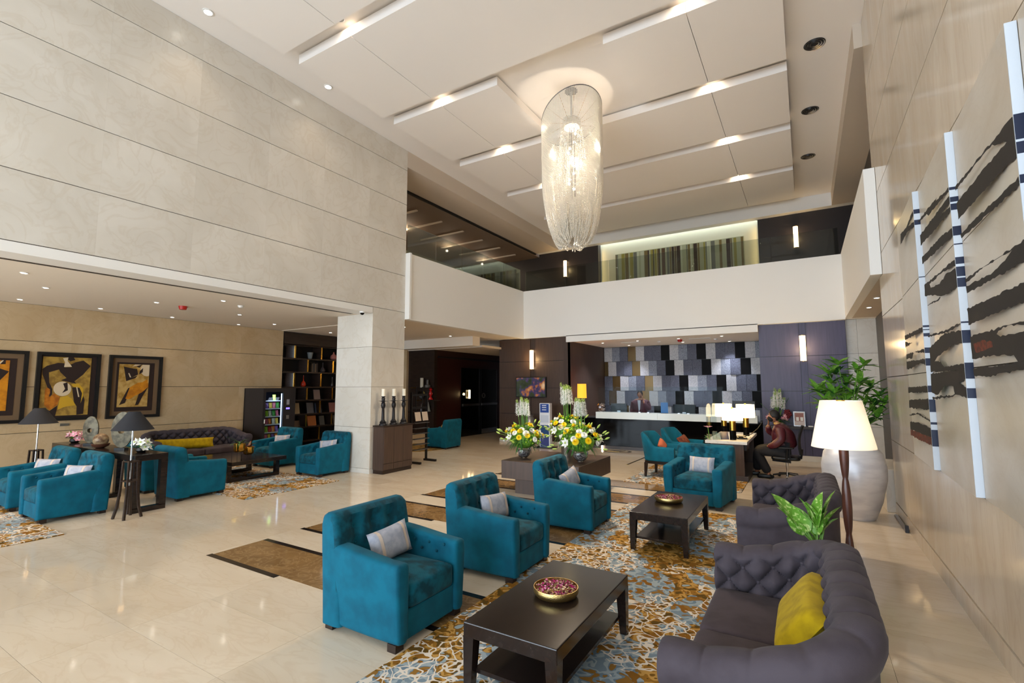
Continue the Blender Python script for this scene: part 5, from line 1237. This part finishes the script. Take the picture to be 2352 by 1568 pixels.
for k, (px_, py_, sc) in enumerate(((1790, 1150, 1.1), (1800, 1168, 1.0), (1848, 1150, .9), (1905, 1135, 1.0), (1918, 1165, .95), (1868, 1160, 1.0), (1890, 1175, .9), (1835, 1185, 1.0), (1910, 1190, .85), (1860, 1195, .8), (1815, 1195, .9), (1880, 1140, 1.0), (1825, 1170, 1.0), (1895, 1155, .9), (1850, 1175, 1.0), (1785, 1142, 1.0), (1875, 1185, .9))):
    q = at(px_, py_, 1, 4.42)-Vector((0, 4.42, .53)); base = Vector((rnd.uniform(-.02, .04), rnd.uniform(-.05, .05), .14)); mid = base.lerp(q, .35); d = (q-mid)
    so = MB().tube([tuple(base), tuple(mid)], .006, 5).build('leaf_stem', STEM, t); o = inst('leaf', VL, so, mid); o.scale = (d.length/.26*1.15, sc*.95, sc)
    o.rotation_euler = (rnd.uniform(-1.1, .4), -atan2(d.z, sqrt(d.x**2+d.y**2))-.12, atan2(d.y, d.x))

# added lamp in place of a sconce's reflection in the doors, ring emblem on the glass
p = at(1078, 905, 0, XD+.06); t = thing('wall_sconce', 'small lit body in place of a sconce reflected in the glass doors', 'wall lamp', tuple(p))
MB().lathe([(.001, -.16), (.04, -.16), (.04, .16), (.001, .16)], 14).build('shade', MATS['sconce_shade'], t, smooth=.6); MB().box(-.06, -.02, -.05, .05, -.1, .1).build('bracket', GOLDS, t)
light('door_reflection_glow', 'POINT', (p.x+.15, p.y, p.z), 3, (255, 214, 150), .05)  # added glow for the reflected sconce, brightens the door wall
p = at(1111, 908, 0, XD+.007); MB().tube([(p.x, p.y+.09*cos(k*pi/12), p.z+.09*sin(k*pi/12)) for k in range(25)], .008, 4).build('ring_emblem', STEEL, d2)
# metal floor rail at the end of the right wall
t = thing('floor_rail', 'short metal floor rail at the foot of the right wall', 'rail', (0, 0, 0)); MB().box(.985, 1.02, 8.0, 8.9, 0, .03).build('channel', STEEL, t); MB().box(.985, 1.02, 7.97, 8.0, 0, .09).build('end_stop', IRON, t)
# ------------------------------------------------------------------ FLOWER TABLE AND ARRANGEMENTS
TZ = .57
t = thing('flower_table', 'square dark wood display table carrying the flower vases', 'table', (0, 0, 0))
MB().box(-4.62, -3.16, 7.28, 8.74, .27, TZ).build('slab', PANEL_D, t, bevel=.004); MB().box(-4.44, -3.34, 7.45, 8.55, 0, .27).build('base_block', PANEL_D, t)
def petal_disc(name, r, layers, n, m_, center=None, cup=.35, wid=.24, tipz=0):
    mb = MB()
    for l in range(layers):
        k = 1-l*.26; up = cup*l+.12
        for i in range(n):
            a = 2*pi*(i+.5*l)/n; c_, s_ = cos(a), sin(a); w_ = r*k*wid
            def P(d, o, z): return (c_*d-s_*o, s_*d+c_*o, z)
            mb.add([P(r*.08, -w_*.3, .004*l), P(r*.6*k, -w_, r*up*.5), P(r*k, 0, r*up*.75+tipz), P(r*.6*k, w_, r*up*.5), P(r*.08, w_*.3, .004*l)], [(0, 1, 2, 3, 4)])
    if center: mb.sphere((0, 0, r*.18), r*.2, 8, 5, (1, 1, .6), 1)
    return mesh_of(mb, name, [m_, center] if center else m_, recalc=False)
CHY = petal_disc('yellow_chrysanthemum', .062, 4, 18, PETY, mat('flower_gold', (206, 160, 10), .7)); CHW = petal_disc('white_chrysanthemum', .062, 4, 18, PETW, mat('flower_pale', (222, 222, 180), .7))
LIL = petal_disc('white_lily', .10, 1, 6, PETW, mat('lily_throat', (190, 206, 120), .6), wid=.30, tipz=.02); LILP = petal_disc('pink_lily', .09, 1, 6, PETP, PETW, wid=.30, tipz=.02)
BTN = mesh_of(MB().sphere((0, 0, .012), .019, 8, 6, (1, 1, .8)), 'green_pompon', PETG, smooth=4)
BUDM = mesh_of(MB().lathe([(.001, 0), (.012, .012), (.017, .04), (.012, .075), (.001, .095)], 8), 'lily_bud', BUD, smooth=2)
FERN = long_leaf(.22, .012, .45, LEAF_D, 'slim_leaf'); FL2 = long_leaf(.17, .024, .3, LEAF, 'oval_leaf')
def tuberose():
    mb = MB(); mb.tube([(0, 0, 0), (.005, 0, .3), (0, .005, .62)], [.007, .006, .004], 5, m=0)
    r_ = random.Random(3)
    for i in range(30):
        z = .36+i*.0098; a = i*2.4; d = .040*(1-.75*(i/30)); s = .034*(1-.6*i/30); c = Vector((d*cos(a), d*sin(a), z))
        for k in range(5):
            b = k*2*pi/5; u = Vector((cos(a), sin(a), .35)).normalized(); v = u.cross(Vector((0, 0, 1))).normalized(); w_ = u.cross(v)
            e = (v*cos(b)+w_*sin(b)); f_ = (v*cos(b+.6)+w_*sin(b+.6))
            mb.add([c-u*.02, c+e*s*.5+u*.004, c+(e+f_)*s*.75+u*.012, c+f_*s*.5+u*.004], [(0, 1, 2, 3)], 1 if i < 24 else 2)
    return mesh_of(mb, 'tuberose', [STEM, PETW, BUD], recalc=False)
TUB = tuberose()
def bouquet(label, loc, R_, seed, ntall=9, tall=.45, zc=.20, low=.0, flat=.8):
    """loc = mouth of the vase; dome of flowers with upright tuberoses"""
    r_ = random.Random(seed); t = thing('flower_arrangement', label, 'flowers', loc)
    def dirn(th, ph): return Vector((sin(th)*cos(ph), sin(th)*sin(ph), cos(th)))
    C_ = Vector((0, 0, zc*.55)); n = 0
    MB().sphere((0, 0, zc*.5), R_*.72, 12, 8, (1, 1, flat*.8)).build('foliage_core', LEAF, t, smooth=4)
    def put(me, th, ph, k, name, sc=1.0, roll=0):
        d = dirn(th, ph); p = C_+Vector((d.x*R_*k, d.y*R_*k, d.z*R_*k*flat)); o = align(inst(name, me, t, p, sc=(sc, sc, sc)), d+Vector((0, 0, .15)), r_.uniform(0, 6)); return o
    for i in range(14): put(CHY, (.45, .95, 1.3)[i % 3]+r_.uniform(-.15, .15), i*2.4+r_.uniform(-.3, .3), 1.0, 'yellow_chrysanthemum', r_.uniform(.85, 1.1))
    for i in range(16): put(CHW, (.75, 1.15, 1.6)[i % 3]+r_.uniform(-.15, .15), i*2.4+1.2+r_.uniform(-.3, .3), 1.0, 'white_chrysanthemum', r_.uniform(.85, 1.1))
    for i in range(3): put(LIL, r_.uniform(1.2, 1.9), i*2*pi/3+r_.uniform(-.4, .4), 1.02, 'white_lily', r_.uniform(.8, 1.05))
    for i in range(70): put(BTN, r_.uniform(.2, 1.8), r_.uniform(0, 2*pi), r_.uniform(.84, .98), 'green_pompon', r_.uniform(.8, 1.2))
    for i in range(16):
        th, ph = r_.uniform(.9, 1.85), r_.uniform(0, 2*pi); d = dirn(th, ph); p = C_+Vector((d.x*R_*.8, d.y*R_*.8, d.z*R_*.7)); q = C_+d*R_*r_.uniform(1.15, 1.5)
        so = MB().tube([tuple(p), tuple(q)], .003, 4).build('bud_stem', STEM, t); align(inst('bud', BUDM, so, q, sc=1.0), d+Vector((0, 0, .3)))
    for i in range(44):
        ph = r_.uniform(0, 2*pi); th = r_.uniform(1.4, 2.1); d = dirn(th, ph); inst('leaf', FERN, t, C_+d*R_*.55, (0, -(pi/2-th)+.1, ph), r_.uniform(.7, 1.05))
    for i in range(34):
        ph = r_.uniform(0, 2*pi); th = r_.uniform(.3, 1.6); d = dirn(th, ph); inst('leaf', FL2, t, C_+d*R_*.62, (r_.uniform(-.5, .5), -(pi/2-th), ph), r_.uniform(.7, 1.1))
    for i in range(ntall):
        a = i*2.4; q = .055*sqrt((i+.5)/ntall)*1.3
        o = inst('tuberose', TUB, t, (q*cos(a), q*sin(a), zc*.6+R_*.3), (r_.uniform(-.07, .07)-.1*sin(a)*.6, r_.uniform(-.07, .07)+.1*cos(a)*.6, r_.uniform(0, 6)), (1, 1, tall/.62*r_.uniform(.92, 1.06)))
    return t
def sphere_vase(label, x, y):
    t = thing('glass_vase', label, 'vase', (x, y, TZ)); r = .135
    MB().lathe([(.05, 0)]+[(r*sin(a), r*.95-r*.95*cos(a)) for a in [.4+k*.24 for k in range(9)]]+[(.083, .235), (.075, .235)]+[((r-.008)*sin(a), r*.95-(r-.008)*.95*cos(a)) for a in [.4+k*.24 for k in range(8, -1, -1)]]+[(.001, .02)], 32).build('bowl', GLASS_V, t, smooth=2)
    MB().lathe([(.001, .022)]+[((r-.012)*sin(a), r*.95-(r-.012)*.95*cos(a)) for a in [.45+k*.24 for k in range(6)]]+[(.001, .155)], 28).build('gravel', mat('vase_fill', (70, 66, 70), .3, noise=(60, (190, 188, 186), .45, .6, 3)), t, smooth=1)
v1 = fl(1198, 1052, TZ); v2 = fl(1329, 1061, TZ); v3 = fl(1297, 1049, TZ)
sphere_vase('round glass vase at the left of the flower table', v1.x, v1.y+.08); sphere_vase('round glass vase at the front right of the flower table', v2.x, v2.y+.08)
bouquet('white and yellow flower arrangement in the left glass vase', (v1.x, v1.y+.08, TZ+.22), .335, 11, 9, .60)
bouquet('white and yellow flower arrangement in the front right glass vase', (v2.x, v2.y+.08, TZ+.22), .35, 5, 9, .60)
t = thing('metal_vase', 'tall silver bucket vase at the back of the flower table', 'vase', (v3.x-.02, v3.y+.15, TZ)); MB().lathe([(.10, 0), (.135, .36), (.14, .37), (.128, .37), (.095, .02), (.001, .02)], 28).build('bucket', mat('champagne_metal', (184, 172, 156), .3, .9), t, smooth=.8)
bouquet('tall white and yellow flower arrangement in the silver bucket vase', (v3.x-.02, v3.y+.15, TZ+.35), .33, 23, 11, .72)
# console flowers (orchid-like), ledge flowers
def small_bunch(label, loc, seed, m_, n=9, R_=.12):
    r_ = random.Random(seed); t = thing('flower_bowl', label, 'flowers', loc); MB().lathe([(.05, 0), (.08, .03), (.07, .07), (.001, .05)], 16).build('bowl', BLACK, t, smooth=.8)
    for i in range(n):
        a = i*2.4; o = inst('bloom', m_, t, (R_*.8*cos(a), R_*.8*sin(a), .08+.04*(i % 3)), sc=.75); align(o, (cos(a), sin(a), .6), i)
    for i in range(20): inst('leaf', FL2, t, (0, 0, .06), (0, -r_.uniform(.3, 1.3), r_.uniform(0, 6.3)), r_.uniform(.8, 1.2))
p = at(172, 1010, 1, 3.58); small_bunch('pink lilies with green leaves on the console left of the bronze disc', (p.x, 3.58, CZ), 4, LILP)
p = at(325, 1030, 1, 3.60); small_bunch('white and pink lilies on the console beside the tripod lamp', (p.x, 3.60, CZ), 8, LIL)
t = thing('flower_arrangement', 'tall white flowers with pink lilies on the ledge behind the seated man', 'flowers', (-.66, 13.90, .86)); r_ = random.Random(2)
MB().lathe([(.05, 0), (.1, .05), (.08, .14), (.001, .12)], 18).build('vase', BLACK, t, smooth=.8)
for i in range(9): inst('tuberose', TUB, t, (.02*cos(i*2.4), .02*sin(i*2.4), .1), (r_.uniform(0, .12), r_.uniform(-.3, .3), i), (1.5, 1.5, 1.35*r_.uniform(.7, 1.05)))
for i in range(9): a = i*2.4; align(inst('pink_lily', LILP, t, (.2*cos(a), .12*sin(a)-.08, .18+.04*(i % 3)), sc=.7), (cos(a), -1, .4), i)
for i in range(16): a = i*2.4; align(inst('red_bloom', mesh_of(MB().sphere((0, 0, 0), .035, 8, 6), 'red_bloom', PETR, smooth=4), t, (.24+.07*cos(a)*sqrt(i/16), -.03, .30+.10*sin(a)*sqrt(i/16)), sc=1), (0, -1, 0))
for i in range(26): inst('leaf', FERN, t, (0, -.06, .15), (0, -r_.uniform(-.2, 1.0), r_.uniform(pi*1.08, 1.92*pi)), r_.uniform(1, 1.7))
for (dx, h_) in ((.12, .85), (.2, .7), (-.25, .55)): MB().tube([(0, 0, .1), (dx*.4, 0, h_*.5), (dx*1.4, 0, h_)], .004, 4).build('reed', LEAF_D, t)

# ------------------------------------------------------------------ CHANDELIER
CXY = (-3.64, 8.28); t = thing('chandelier', 'long crystal bead chandelier hanging from the high ceiling', 'chandelier', (CXY[0], CXY[1], 0))
MB().lathe([(.001, ZC), (.12, ZC), (.12, ZC-.03), (.001, ZC-.035)], 28).build('ceiling_plate', mat('gunmetal', (84, 84, 88), .35, .8), t, smooth=.6)
MB().tube([(0, 0, ZC-.03), (0, 0, 6.9)], .02, 10).build('stem', STEEL, t, smooth=4)
MB().lathe([(.001, 6.84), (.17, 6.84), (.18, 6.92), (.17, 7.0), (.001, 7.0)], 28).build('hub', CHROME, t, smooth=.6)
MB().lathe([(.001, 6.825), (.15, 6.83), (.15, 6.842), (.001, 6.842)], 24).build('hub_lamp', mat('hub_glow', (255, 240, 215), .5, emit=(255, 226, 190), estr=4), t)
hi = Vector((.80, -.60, 0)).normalized(); RR = .58
def rim(a): return Vector((RR*cos(a), RR*sin(a), 7.06+.30*(cos(a)*hi.x+sin(a)*hi.y)))
N_ = 190
MB().tube([tuple(rim(2*pi*i/64)) for i in range(65)], .009, 6).build('rim', MATS['gunmetal'], t, smooth=4)
for k in range(12): MB().tube([(.16*cos(k*pi/6), .16*sin(k*pi/6), 6.93), tuple(rim(k*pi/6))], .004, 4).build('spoke', GOLDS, t)
BEAD = mat('crystal_bead', (232, 224, 210), .12, .0, spec=1.0, coat=.5)
octv = [(1, 0, 0), (-1, 0, 0), (0, 1, 0), (0, -1, 0), (0, 0, 1), (0, 0, -1)]; octf = [(0, 2, 4), (2, 1, 4), (1, 3, 4), (3, 0, 4), (2, 0, 5), (1, 2, 5), (3, 1, 5), (0, 3, 5)]
bm_ = MB(); vv, ff = [], []
def strand(pts, s=.0115, step=.027):
    acc = 0.0
    for i in range(len(pts)-1):
        a, b = Vector(pts[i]), Vector(pts[i+1]); L_ = (b-a).length
        while acc < L_:
            c = a.lerp(b, acc/L_); o = len(vv)
            for (x, y, z) in octv: vv.append((c.x+x*s, c.y+y*s, c.z+z*s*1.25))
            for f in octf: ff.append((f[0]+o, f[1]+o, f[2]+o))
            acc += step
        acc -= L_
for i in range(N_):
    a = 2*pi*i/N_; p = rim(a); ri = RR*rnd.uniform(.22, .5); zb = 4.46+rnd.uniform(0, .75)*rnd.random(); e = Vector((cos(a), sin(a), 0)); pts = [tuple(p), (e.x*RR, e.y*RR, 5.8)]
    for k in range(1, 9): s = k/8; rr_ = RR+(ri-RR)*s**1.6; pts.append((e.x*rr_, e.y*rr_, 5.8+(zb-5.8)*sin(pi/2*s)))
    for k in range(1, 5): s = k/4; rr_ = ri*(1-.35*s); a2 = a+.18*s; pts.append((cos(a2)*rr_, sin(a2)*rr_, zb+(.55)*s**1.5))
    strand(pts)
for i in range(40):
    a = 2*pi*i/40; r1 = .30; strand([(.19*cos(a), .19*sin(a), 6.86), (r1*1.3*cos(a), r1*1.3*sin(a), 5.2), (r1*1.1*cos(a+.2), r1*1.1*sin(a+.2), 4.75)], .0085, .03)
me = bpy.data.meshes.new('bead_strands'); me.from_pydata(vv, [], ff); me.materials.append(BEAD); o = bpy.data.objects.new('bead_strands', me); COL.objects.link(o); o.parent = t; o['kind'] = 'stuff'
BULB = mesh_of(MB().sphere((0, 0, 0), .026, 10, 8), 'chandelier_bulb', mat('halogen', (255, 250, 235), .5, emit=(255, 244, 220), estr=30), smooth=4)
for k in range(10):
    a = k*1.3; z = 6.7-k*.125; inst('bulb', BULB, t, (.075*cos(a), .075*sin(a), z))
for k in range(3): MB().tube([(.05*cos(k*2.1), .05*sin(k*2.1), 6.85), (.05*cos(k*2.1), .05*sin(k*2.1), 5.45)], .008, 6).build('lamp_rod', IRON, t)
light('chandelier_glow', 'POINT', (CXY[0], CXY[1], 6.2), 60, (255, 238, 214), .10)
light('lobby_fill_spot', 'SPOT', (CXY[0], CXY[1], 4.42), 520, (255, 234, 206), .25, spot=150, blend=.8)  # added fill below the beads to brighten the lobby floor
light('chandelier_up', 'POINT', (CXY[0], CXY[1], 7.03), 4, (255, 222, 175), .04)

# ------------------------------------------------------------------ PEOPLE AND OFFICE CHAIR
SKIN = mat('skin_brown', (150, 100, 74), .55); HAIR = mat('hair_black', (20, 17, 17), .6); MAROON = mat('maroon_silk', (82, 26, 34), .45, noise=(60, (64, 18, 26), .4, .6, 3)); TROU = mat('charcoal_trousers', (30, 29, 32), .8); MASKM = mat('black_mask', (18, 18, 20), .8)
def skin_mesh(name, verts, edges, m_, parent, sub=2):
    me = bpy.data.meshes.new(name); me.from_pydata([v[:3] for v in verts], edges, []); o = bpy.data.objects.new(name, me); COL.objects.link(o)
    md = o.modifiers.new('skin', 'SKIN'); md.use_smooth_shade = True; sv = me.skin_vertices[0].data
    for i, v in enumerate(verts):
        r = v[3]; sv[i].radius = r if isinstance(r, tuple) else (r, r); sv[i].use_root = (i == 0)
    s_ = o.modifiers.new('sub', 'SUBSURF'); s_.levels = sub; s_.render_levels = sub
    dg = bpy.context.evaluated_depsgraph_get(); ev = o.evaluated_get(dg); nm = bpy.data.meshes.new_from_object(ev); nm.materials.clear(); nm.materials.append(m_)
    o.modifiers.clear(); old = o.data; o.data = nm; bpy.data.meshes.remove(old); o.name = name; o.parent = parent
    return o
def chain(verts, edges, pts, start=None):
    prev = start
    for p in pts:
        verts.append(p)
        if prev is not None: edges.append((prev, len(verts)-1))
        prev = len(verts)-1
    return prev
def head(par, c, yaw=0, mask=False):
    """head facing local +X; eyes at half height, nose, ears, hair"""
    h = bpy.data.objects.new('head', None)
    nu, nv = 24, 18; rings = []
    for j in range(nv+1):
        ph = pi*j/nv; R_ = []
        for i in range(nu):
            th = 2*pi*i/nu; x, y, z = sin(ph)*cos(th)*.098, sin(ph)*sin(th)*.076, -cos(ph)*.118
            if z < 0: k = -z/.118; y *= 1-.30*k*k; x = x*(1-.10*k)+.010*k
            if x > .05 and abs(y) < .022:
                if -.045 < z < .015: x += .026*(1-abs(y)/.022)*smooth((.02-z)/.05)
                if -.075 < z < -.06: x += .006
            if x > .05 and .005 < z < .03 and abs(y) > .012: x -= .008
            R_.append((x, y, z))
        rings.append(R_)
    M_ = Matrix.Translation(c) @ Matrix.Rotation(yaw, 4, 'Z')
    def put(mb, n_, m_, sm=2.0):
        mb.v = [tuple(M_ @ Vector(v)) for v in mb.v]; return mb.build(n_, m_, par, smooth=sm)
    put(MB().loft(rings), 'face', SKIN)
    hr = []
    for j in range(9):
        ph = pi*.5*j/8*1.12; R_ = []
        for i in range(nu):
            th = 2*pi*i/nu; lim = 1.0 if cos(th) < .3 else max(.52, 1-.5*(cos(th)-.3)/.7); p_ = ph*lim
            R_.append((sin(p_)*cos(th)*.112-.008, sin(p_)*sin(th)*.088, cos(p_)*.134))
        hr.append(R_)
    put(MB().loft(hr), 'hair', HAIR)
    put(MB().sphere((-.045, 0, -.01), .07, 14, 10, (.85, 1.05, 1.15)), 'hair_back', HAIR)
    for s in (-1, 1):
        put(MB().sphere((-.008, s*.078, -.01), .03, 10, 8, (.6, .3, 1)), 'ear', SKIN)
        put(MB().sphere((.083, s*.031, .016), .011, 8, 6, (.6, 1, .7)), 'eye', mat('eye_white', (220, 214, 206), .3)); put(MB().sphere((.089, s*.031, .016), .006, 8, 6), 'iris', HAIR); put(MB().sphere((.09, s*.031, .036), .016, 8, 4, (.3, 1.1, .22)), 'eyebrow', HAIR)
    if mask:
        put(MB().sphere((.048, 0, -.048), .070, 18, 12, (1.0, .98, .92)), 'face_mask', MASKM)
        for s in (-1, 1): put(MB().tube([(.06, s*.055, -.035), (-.005, s*.083, -.01)], .002, 4), 'mask_loop', MASKM)
    else: put(MB().sphere((.087, 0, -.062), .018, 10, 6, (.4, 1, .28)), 'mouth', mat('lips', (120, 66, 56), .5))
def hand(par, w_, d, up, side, curl):
    """five-fingered hand from wrist w_ along d; side = thumb side"""
    d = Vector(d).normalized(); up = Vector(up).normalized(); s = d.cross(up).normalized()*side; w_ = Vector(w_)
    mb = MB(); rings = []
    for k, (l, wd_, th) in enumerate(((0, .022, .018), (.03, .034, .016), (.065, .040, .014), (.085, .038, .012))):
        rings.append([tuple(w_+d*l+s*wd_*cos(2*pi*i/10)+up*th*sin(2*pi*i/10)) for i in range(10)])
    mb.loft(rings)
    for k in range(4):
        L_ = (.062, .072, .066, .050)[k]; b = w_+d*.08+s*(.028-.019*k); pts = [b]; dd = d
        for q in range(3):
            dd = (dd-up*curl*.45).normalized(); pts.append(pts[-1]+dd*L_*(.45, .32, .25)[q])
        mb.tube([tuple(p_) for p_ in pts], [.0095, .009, .008, .006], 7)
    b = w_+d*.025+s*.03; t1 = (d*.6+s*.7-up*curl*.2).normalized(); p1 = b+t1*.035; p2 = p1+(t1*.5+d*.6-up*curl*.3).normalized()*.028
    mb.tube([tuple(b-t1*.01), tuple(p1), tuple(p2)], [.012, .010, .007], 7); return mb.build('hand', SKIN, par, smooth=1.2)
# seated concierge, local +X = forward
SX, SY = -.40, 11.33
t = thing('person', 'seated man in maroon jacket and black face mask phoning at the concierge desk', 'person', (SX, SY, 0), pi)
V, Ed = [], []
r0 = chain(V, Ed, [(0, 0, .56, .14), (.02, 0, .70, (.15, .17)), (.06, 0, .86, (.14, .18)), (.10, 0, 1.00, (.11, .17)), (.135, 0, 1.07, .055), (.16, 0, 1.15, .052)]); ch = 3
chain(V, Ed, [(.10, .19, 1.00, .065), (.08, .25, .80, .052), (.20, .25, .68, .044), (.34, .17, .62, .032)], ch)
chain(V, Ed, [(.10, -.19, 1.00, .065), (.20, -.26, .84, .052), (.32, -.20, .92, .042), (.305, -.11, 1.06, .030)], ch)
chain(V, Ed, [(.06, .10, .54, .10), (.30, .13, .55, .088), (.52, .14, .53, .070), (.42, .13, .30, .055), (.32, .13, .09, .042), (.36, .13, .05, .04), (.45, .135, .04, .03)], 0)
chain(V, Ed, [(.06, -.10, .54, .10), (.30, -.13, .55, .088), (.52, -.14, .53, .070), (.54, -.14, .30, .055), (.55, -.14, .09, .042), (.59, -.14, .05, .04), (.68, -.14, .04, .03)], 0)
skin_mesh('body', V, Ed, SKIN, t)
V, Ed = [], []
chain(V, Ed, [(-.01, 0, .56, (.20, .22)), (.02, 0, .70, (.225, .23)), (.05, 0, .86, (.215, .24)), (.09, 0, 1.00, (.17, .22)), (.13, 0, 1.075, .09)])
chain(V, Ed, [(.09, .21, 1.00, .10), (.06, .285, .80, .088), (.20, .275, .68, .075), (.30, .19, .635, .058)], 3); chain(V, Ed, [(.09, -.21, 1.00, .10), (.20, -.275, .84, .085), (.32, -.21, .92, .068), (.308, -.13, 1.03, .052)], 3)
skin_mesh('jacket', V, Ed, MAROON, t)
V, Ed = [], []
chain(V, Ed, [(0, 0, .55, (.19, .20)), (.06, .11, .545, .135), (.30, .14, .555, .125), (.53, .15, .53, .105), (.43, .14, .30, .10), (.33, .13, .10, .088)]); chain(V, Ed, [(.06, -.11, .545, .135), (.30, -.14, .555, .125), (.53, -.15, .53, .105), (.54, -.14, .30, .10), (.55, -.14, .10, .088)], 0)
skin_mesh('trousers', V, Ed, TROU, t)
for (x, y_) in ((.37, .13), (.60, -.14)): MB().cushion(x-.10, x+.17, y_-.045, y_+.045, .0, .085, .03, .0, .04).build('shoe', BLACK, t, smooth=1.2)
head(t, Vector((.195, 0, 1.235)), .0, True)
MB().lathe([(.062, 1.07), (.068, 1.10), (.06, 1.115), (.055, 1.09)], 16, (.14, 0, .0)).build('collar', mat('gold_braid', (170, 130, 70), .5), t, smooth=.8)
hand(t, (.335, .165, .625), (.8, -.45, -.25), (.2, .2, 1), -1, .5); hand(t, (.305, -.105, 1.065), (-.1, .35, .9), (-1, 0, 0), 1, .8)
MB().lathe([(.034, 0), (.036, .01), (.034, .02)], 14, (.31, .185, .625)).build('wrist_watch', GOLDS, t)
tag(MB().tube([(SX-.265, SY+.085, 1.13), (SX-.215, SY+.088, 1.19), (SX-.17, SY+.09, 1.25)], [.018, .013, .018], 8).build('phone_handset', BLACK, smooth=4), 'black telephone handset held to the seated man\'s ear', 'telephone')
# office chair
t = thing('office_chair', 'black office chair with mesh back under the seated man', 'chair', (SX, SY, 0), pi)
for k in range(5):
    a = k*2*pi/5+.3; MB().tube([(0, 0, .11), (.27*cos(a), .27*sin(a), .075)], [.025, .016], 6).build('base_arm', CHROME if k % 2 else BLACK, t); MB().sphere((.28*cos(a), .28*sin(a), .032), .032, 10, 6).build('castor', BLACK, t, smooth=4)
MB().tube([(0, 0, .08), (0, 0, .40)], .024, 10).build('gas_lift', CHROME, t); MB().cushion(-.24, .27, -.24, .24, .385, .455, .03, .015, .08).build('seat', BLACK, t, smooth=1.2)
rings = []
for i in range(9):
    z = .50+i*.07; x = -.235+.05*sin(pi*i/8)-.05*(i/8); hw = .20+.03*sin(pi*i/8); rings.append([(x-.012, -hw, z), (x-.045, 0, z), (x-.012, hw, z), (x+.008, hw, z), (x-.02, 0, z), (x+.008, -hw, z)])
MB().loft(rings).build('backrest', mat('black_mesh', (26, 26, 28), .9), t, smooth=1); MB().tube([(-.1, 0, .40), (-.25, 0, .42), (-.27, 0, .60)], .022, 8).build('back_bracket', BLACK, t)
for s in (-1, 1): MB().tube([(0, s*.27, .40), (-.02, s*.275, .62)], .02, 6).build('arm_post', BLACK, t); MB().cushion(-.14, .14, s*.275-.035, s*.275+.035, .62, .65, .012, .0, .03).build('arm_rest', BLACK, t, smooth=1)
# standing receptionist, facing the lobby
t = thing('person', 'standing man in maroon suit holding a phone behind the reception counter', 'person', (-4.46, 15.15, 0), radians(-90))
V, Ed = [], []
chain(V, Ed, [(0, 0, .92, .14), (0, 0, 1.08, (.12, .15)), (0, 0, 1.25, (.12, .18)), (0, 0, 1.38, (.10, .17)), (.01, 0, 1.45, .055), (.02, 0, 1.52, .052)])
chain(V, Ed, [(0, -.20, 1.37, .06), (-.02, -.25, 1.12, .05), (.12, -.22, .98, .04)], 3); chain(V, Ed, [(0, .20, 1.37, .06), (.08, .27, 1.14, .05), (.17, .19, 1.28, .04), (.13, .12, 1.42, .03)], 3)
for s in (-1, 1): chain(V, Ed, [(0, s*.10, .88, .10), (.02, s*.10, .50, .075), (0, s*.10, .09, .05), (.1, s*.10, .04, .04)], 0)
skin_mesh('body', V, Ed, SKIN, t)
V, Ed = [], []
chain(V, Ed, [(0, 0, .86, (.19, .22)), (0, 0, 1.08, (.17, .22)), (0, 0, 1.25, (.17, .25)), (0, 0, 1.37, (.14, .23)), (.005, 0, 1.43, .085)])
chain(V, Ed, [(0, -.22, 1.36, .095), (-.02, -.275, 1.12, .082), (.10, -.24, 1.0, .065)], 3); chain(V, Ed, [(0, .22, 1.36, .095), (.08, .295, 1.14, .082), (.165, .21, 1.27, .066), (.14, .15, 1.36, .05)], 3)
skin_mesh('jacket', V, Ed, mat('plum_suit', (76, 28, 44), .7), t)
MB().prism([(.135, -.05, 1.42), (.135, .05, 1.42), (.155, .03, 1.15), (.155, -.01, 1.05)], (.008, 0, 0)).build('shirt', mat('pale_shirt', (196, 200, 214), .7), t)
V, Ed = [], []
chain(V, Ed, [(0, 0, .88, (.15, .17)), (0, .10, .84, .115), (.02, .10, .50, .09), (0, .10, .10, .07)]); chain(V, Ed, [(0, -.10, .84, .115), (.02, -.10, .50, .09), (0, -.10, .10, .07)], 0); skin_mesh('trousers', V, Ed, TROU, t)
for s in (-1, 1): MB().cushion(-.09, .18, s*.10-.045, s*.10+.045, 0, .08, .03, 0, .04).build('shoe', BLACK, t, smooth=1.2)
head(t, Vector((.03, 0, 1.595)), .1); hand(t, (.13, .115, 1.43), (-.2, -.15, 1), (0, 1, 0), 1, .8); hand(t, (.13, -.21, .965), (.7, .1, -.7), (.7, 0, .7), 1, .5)
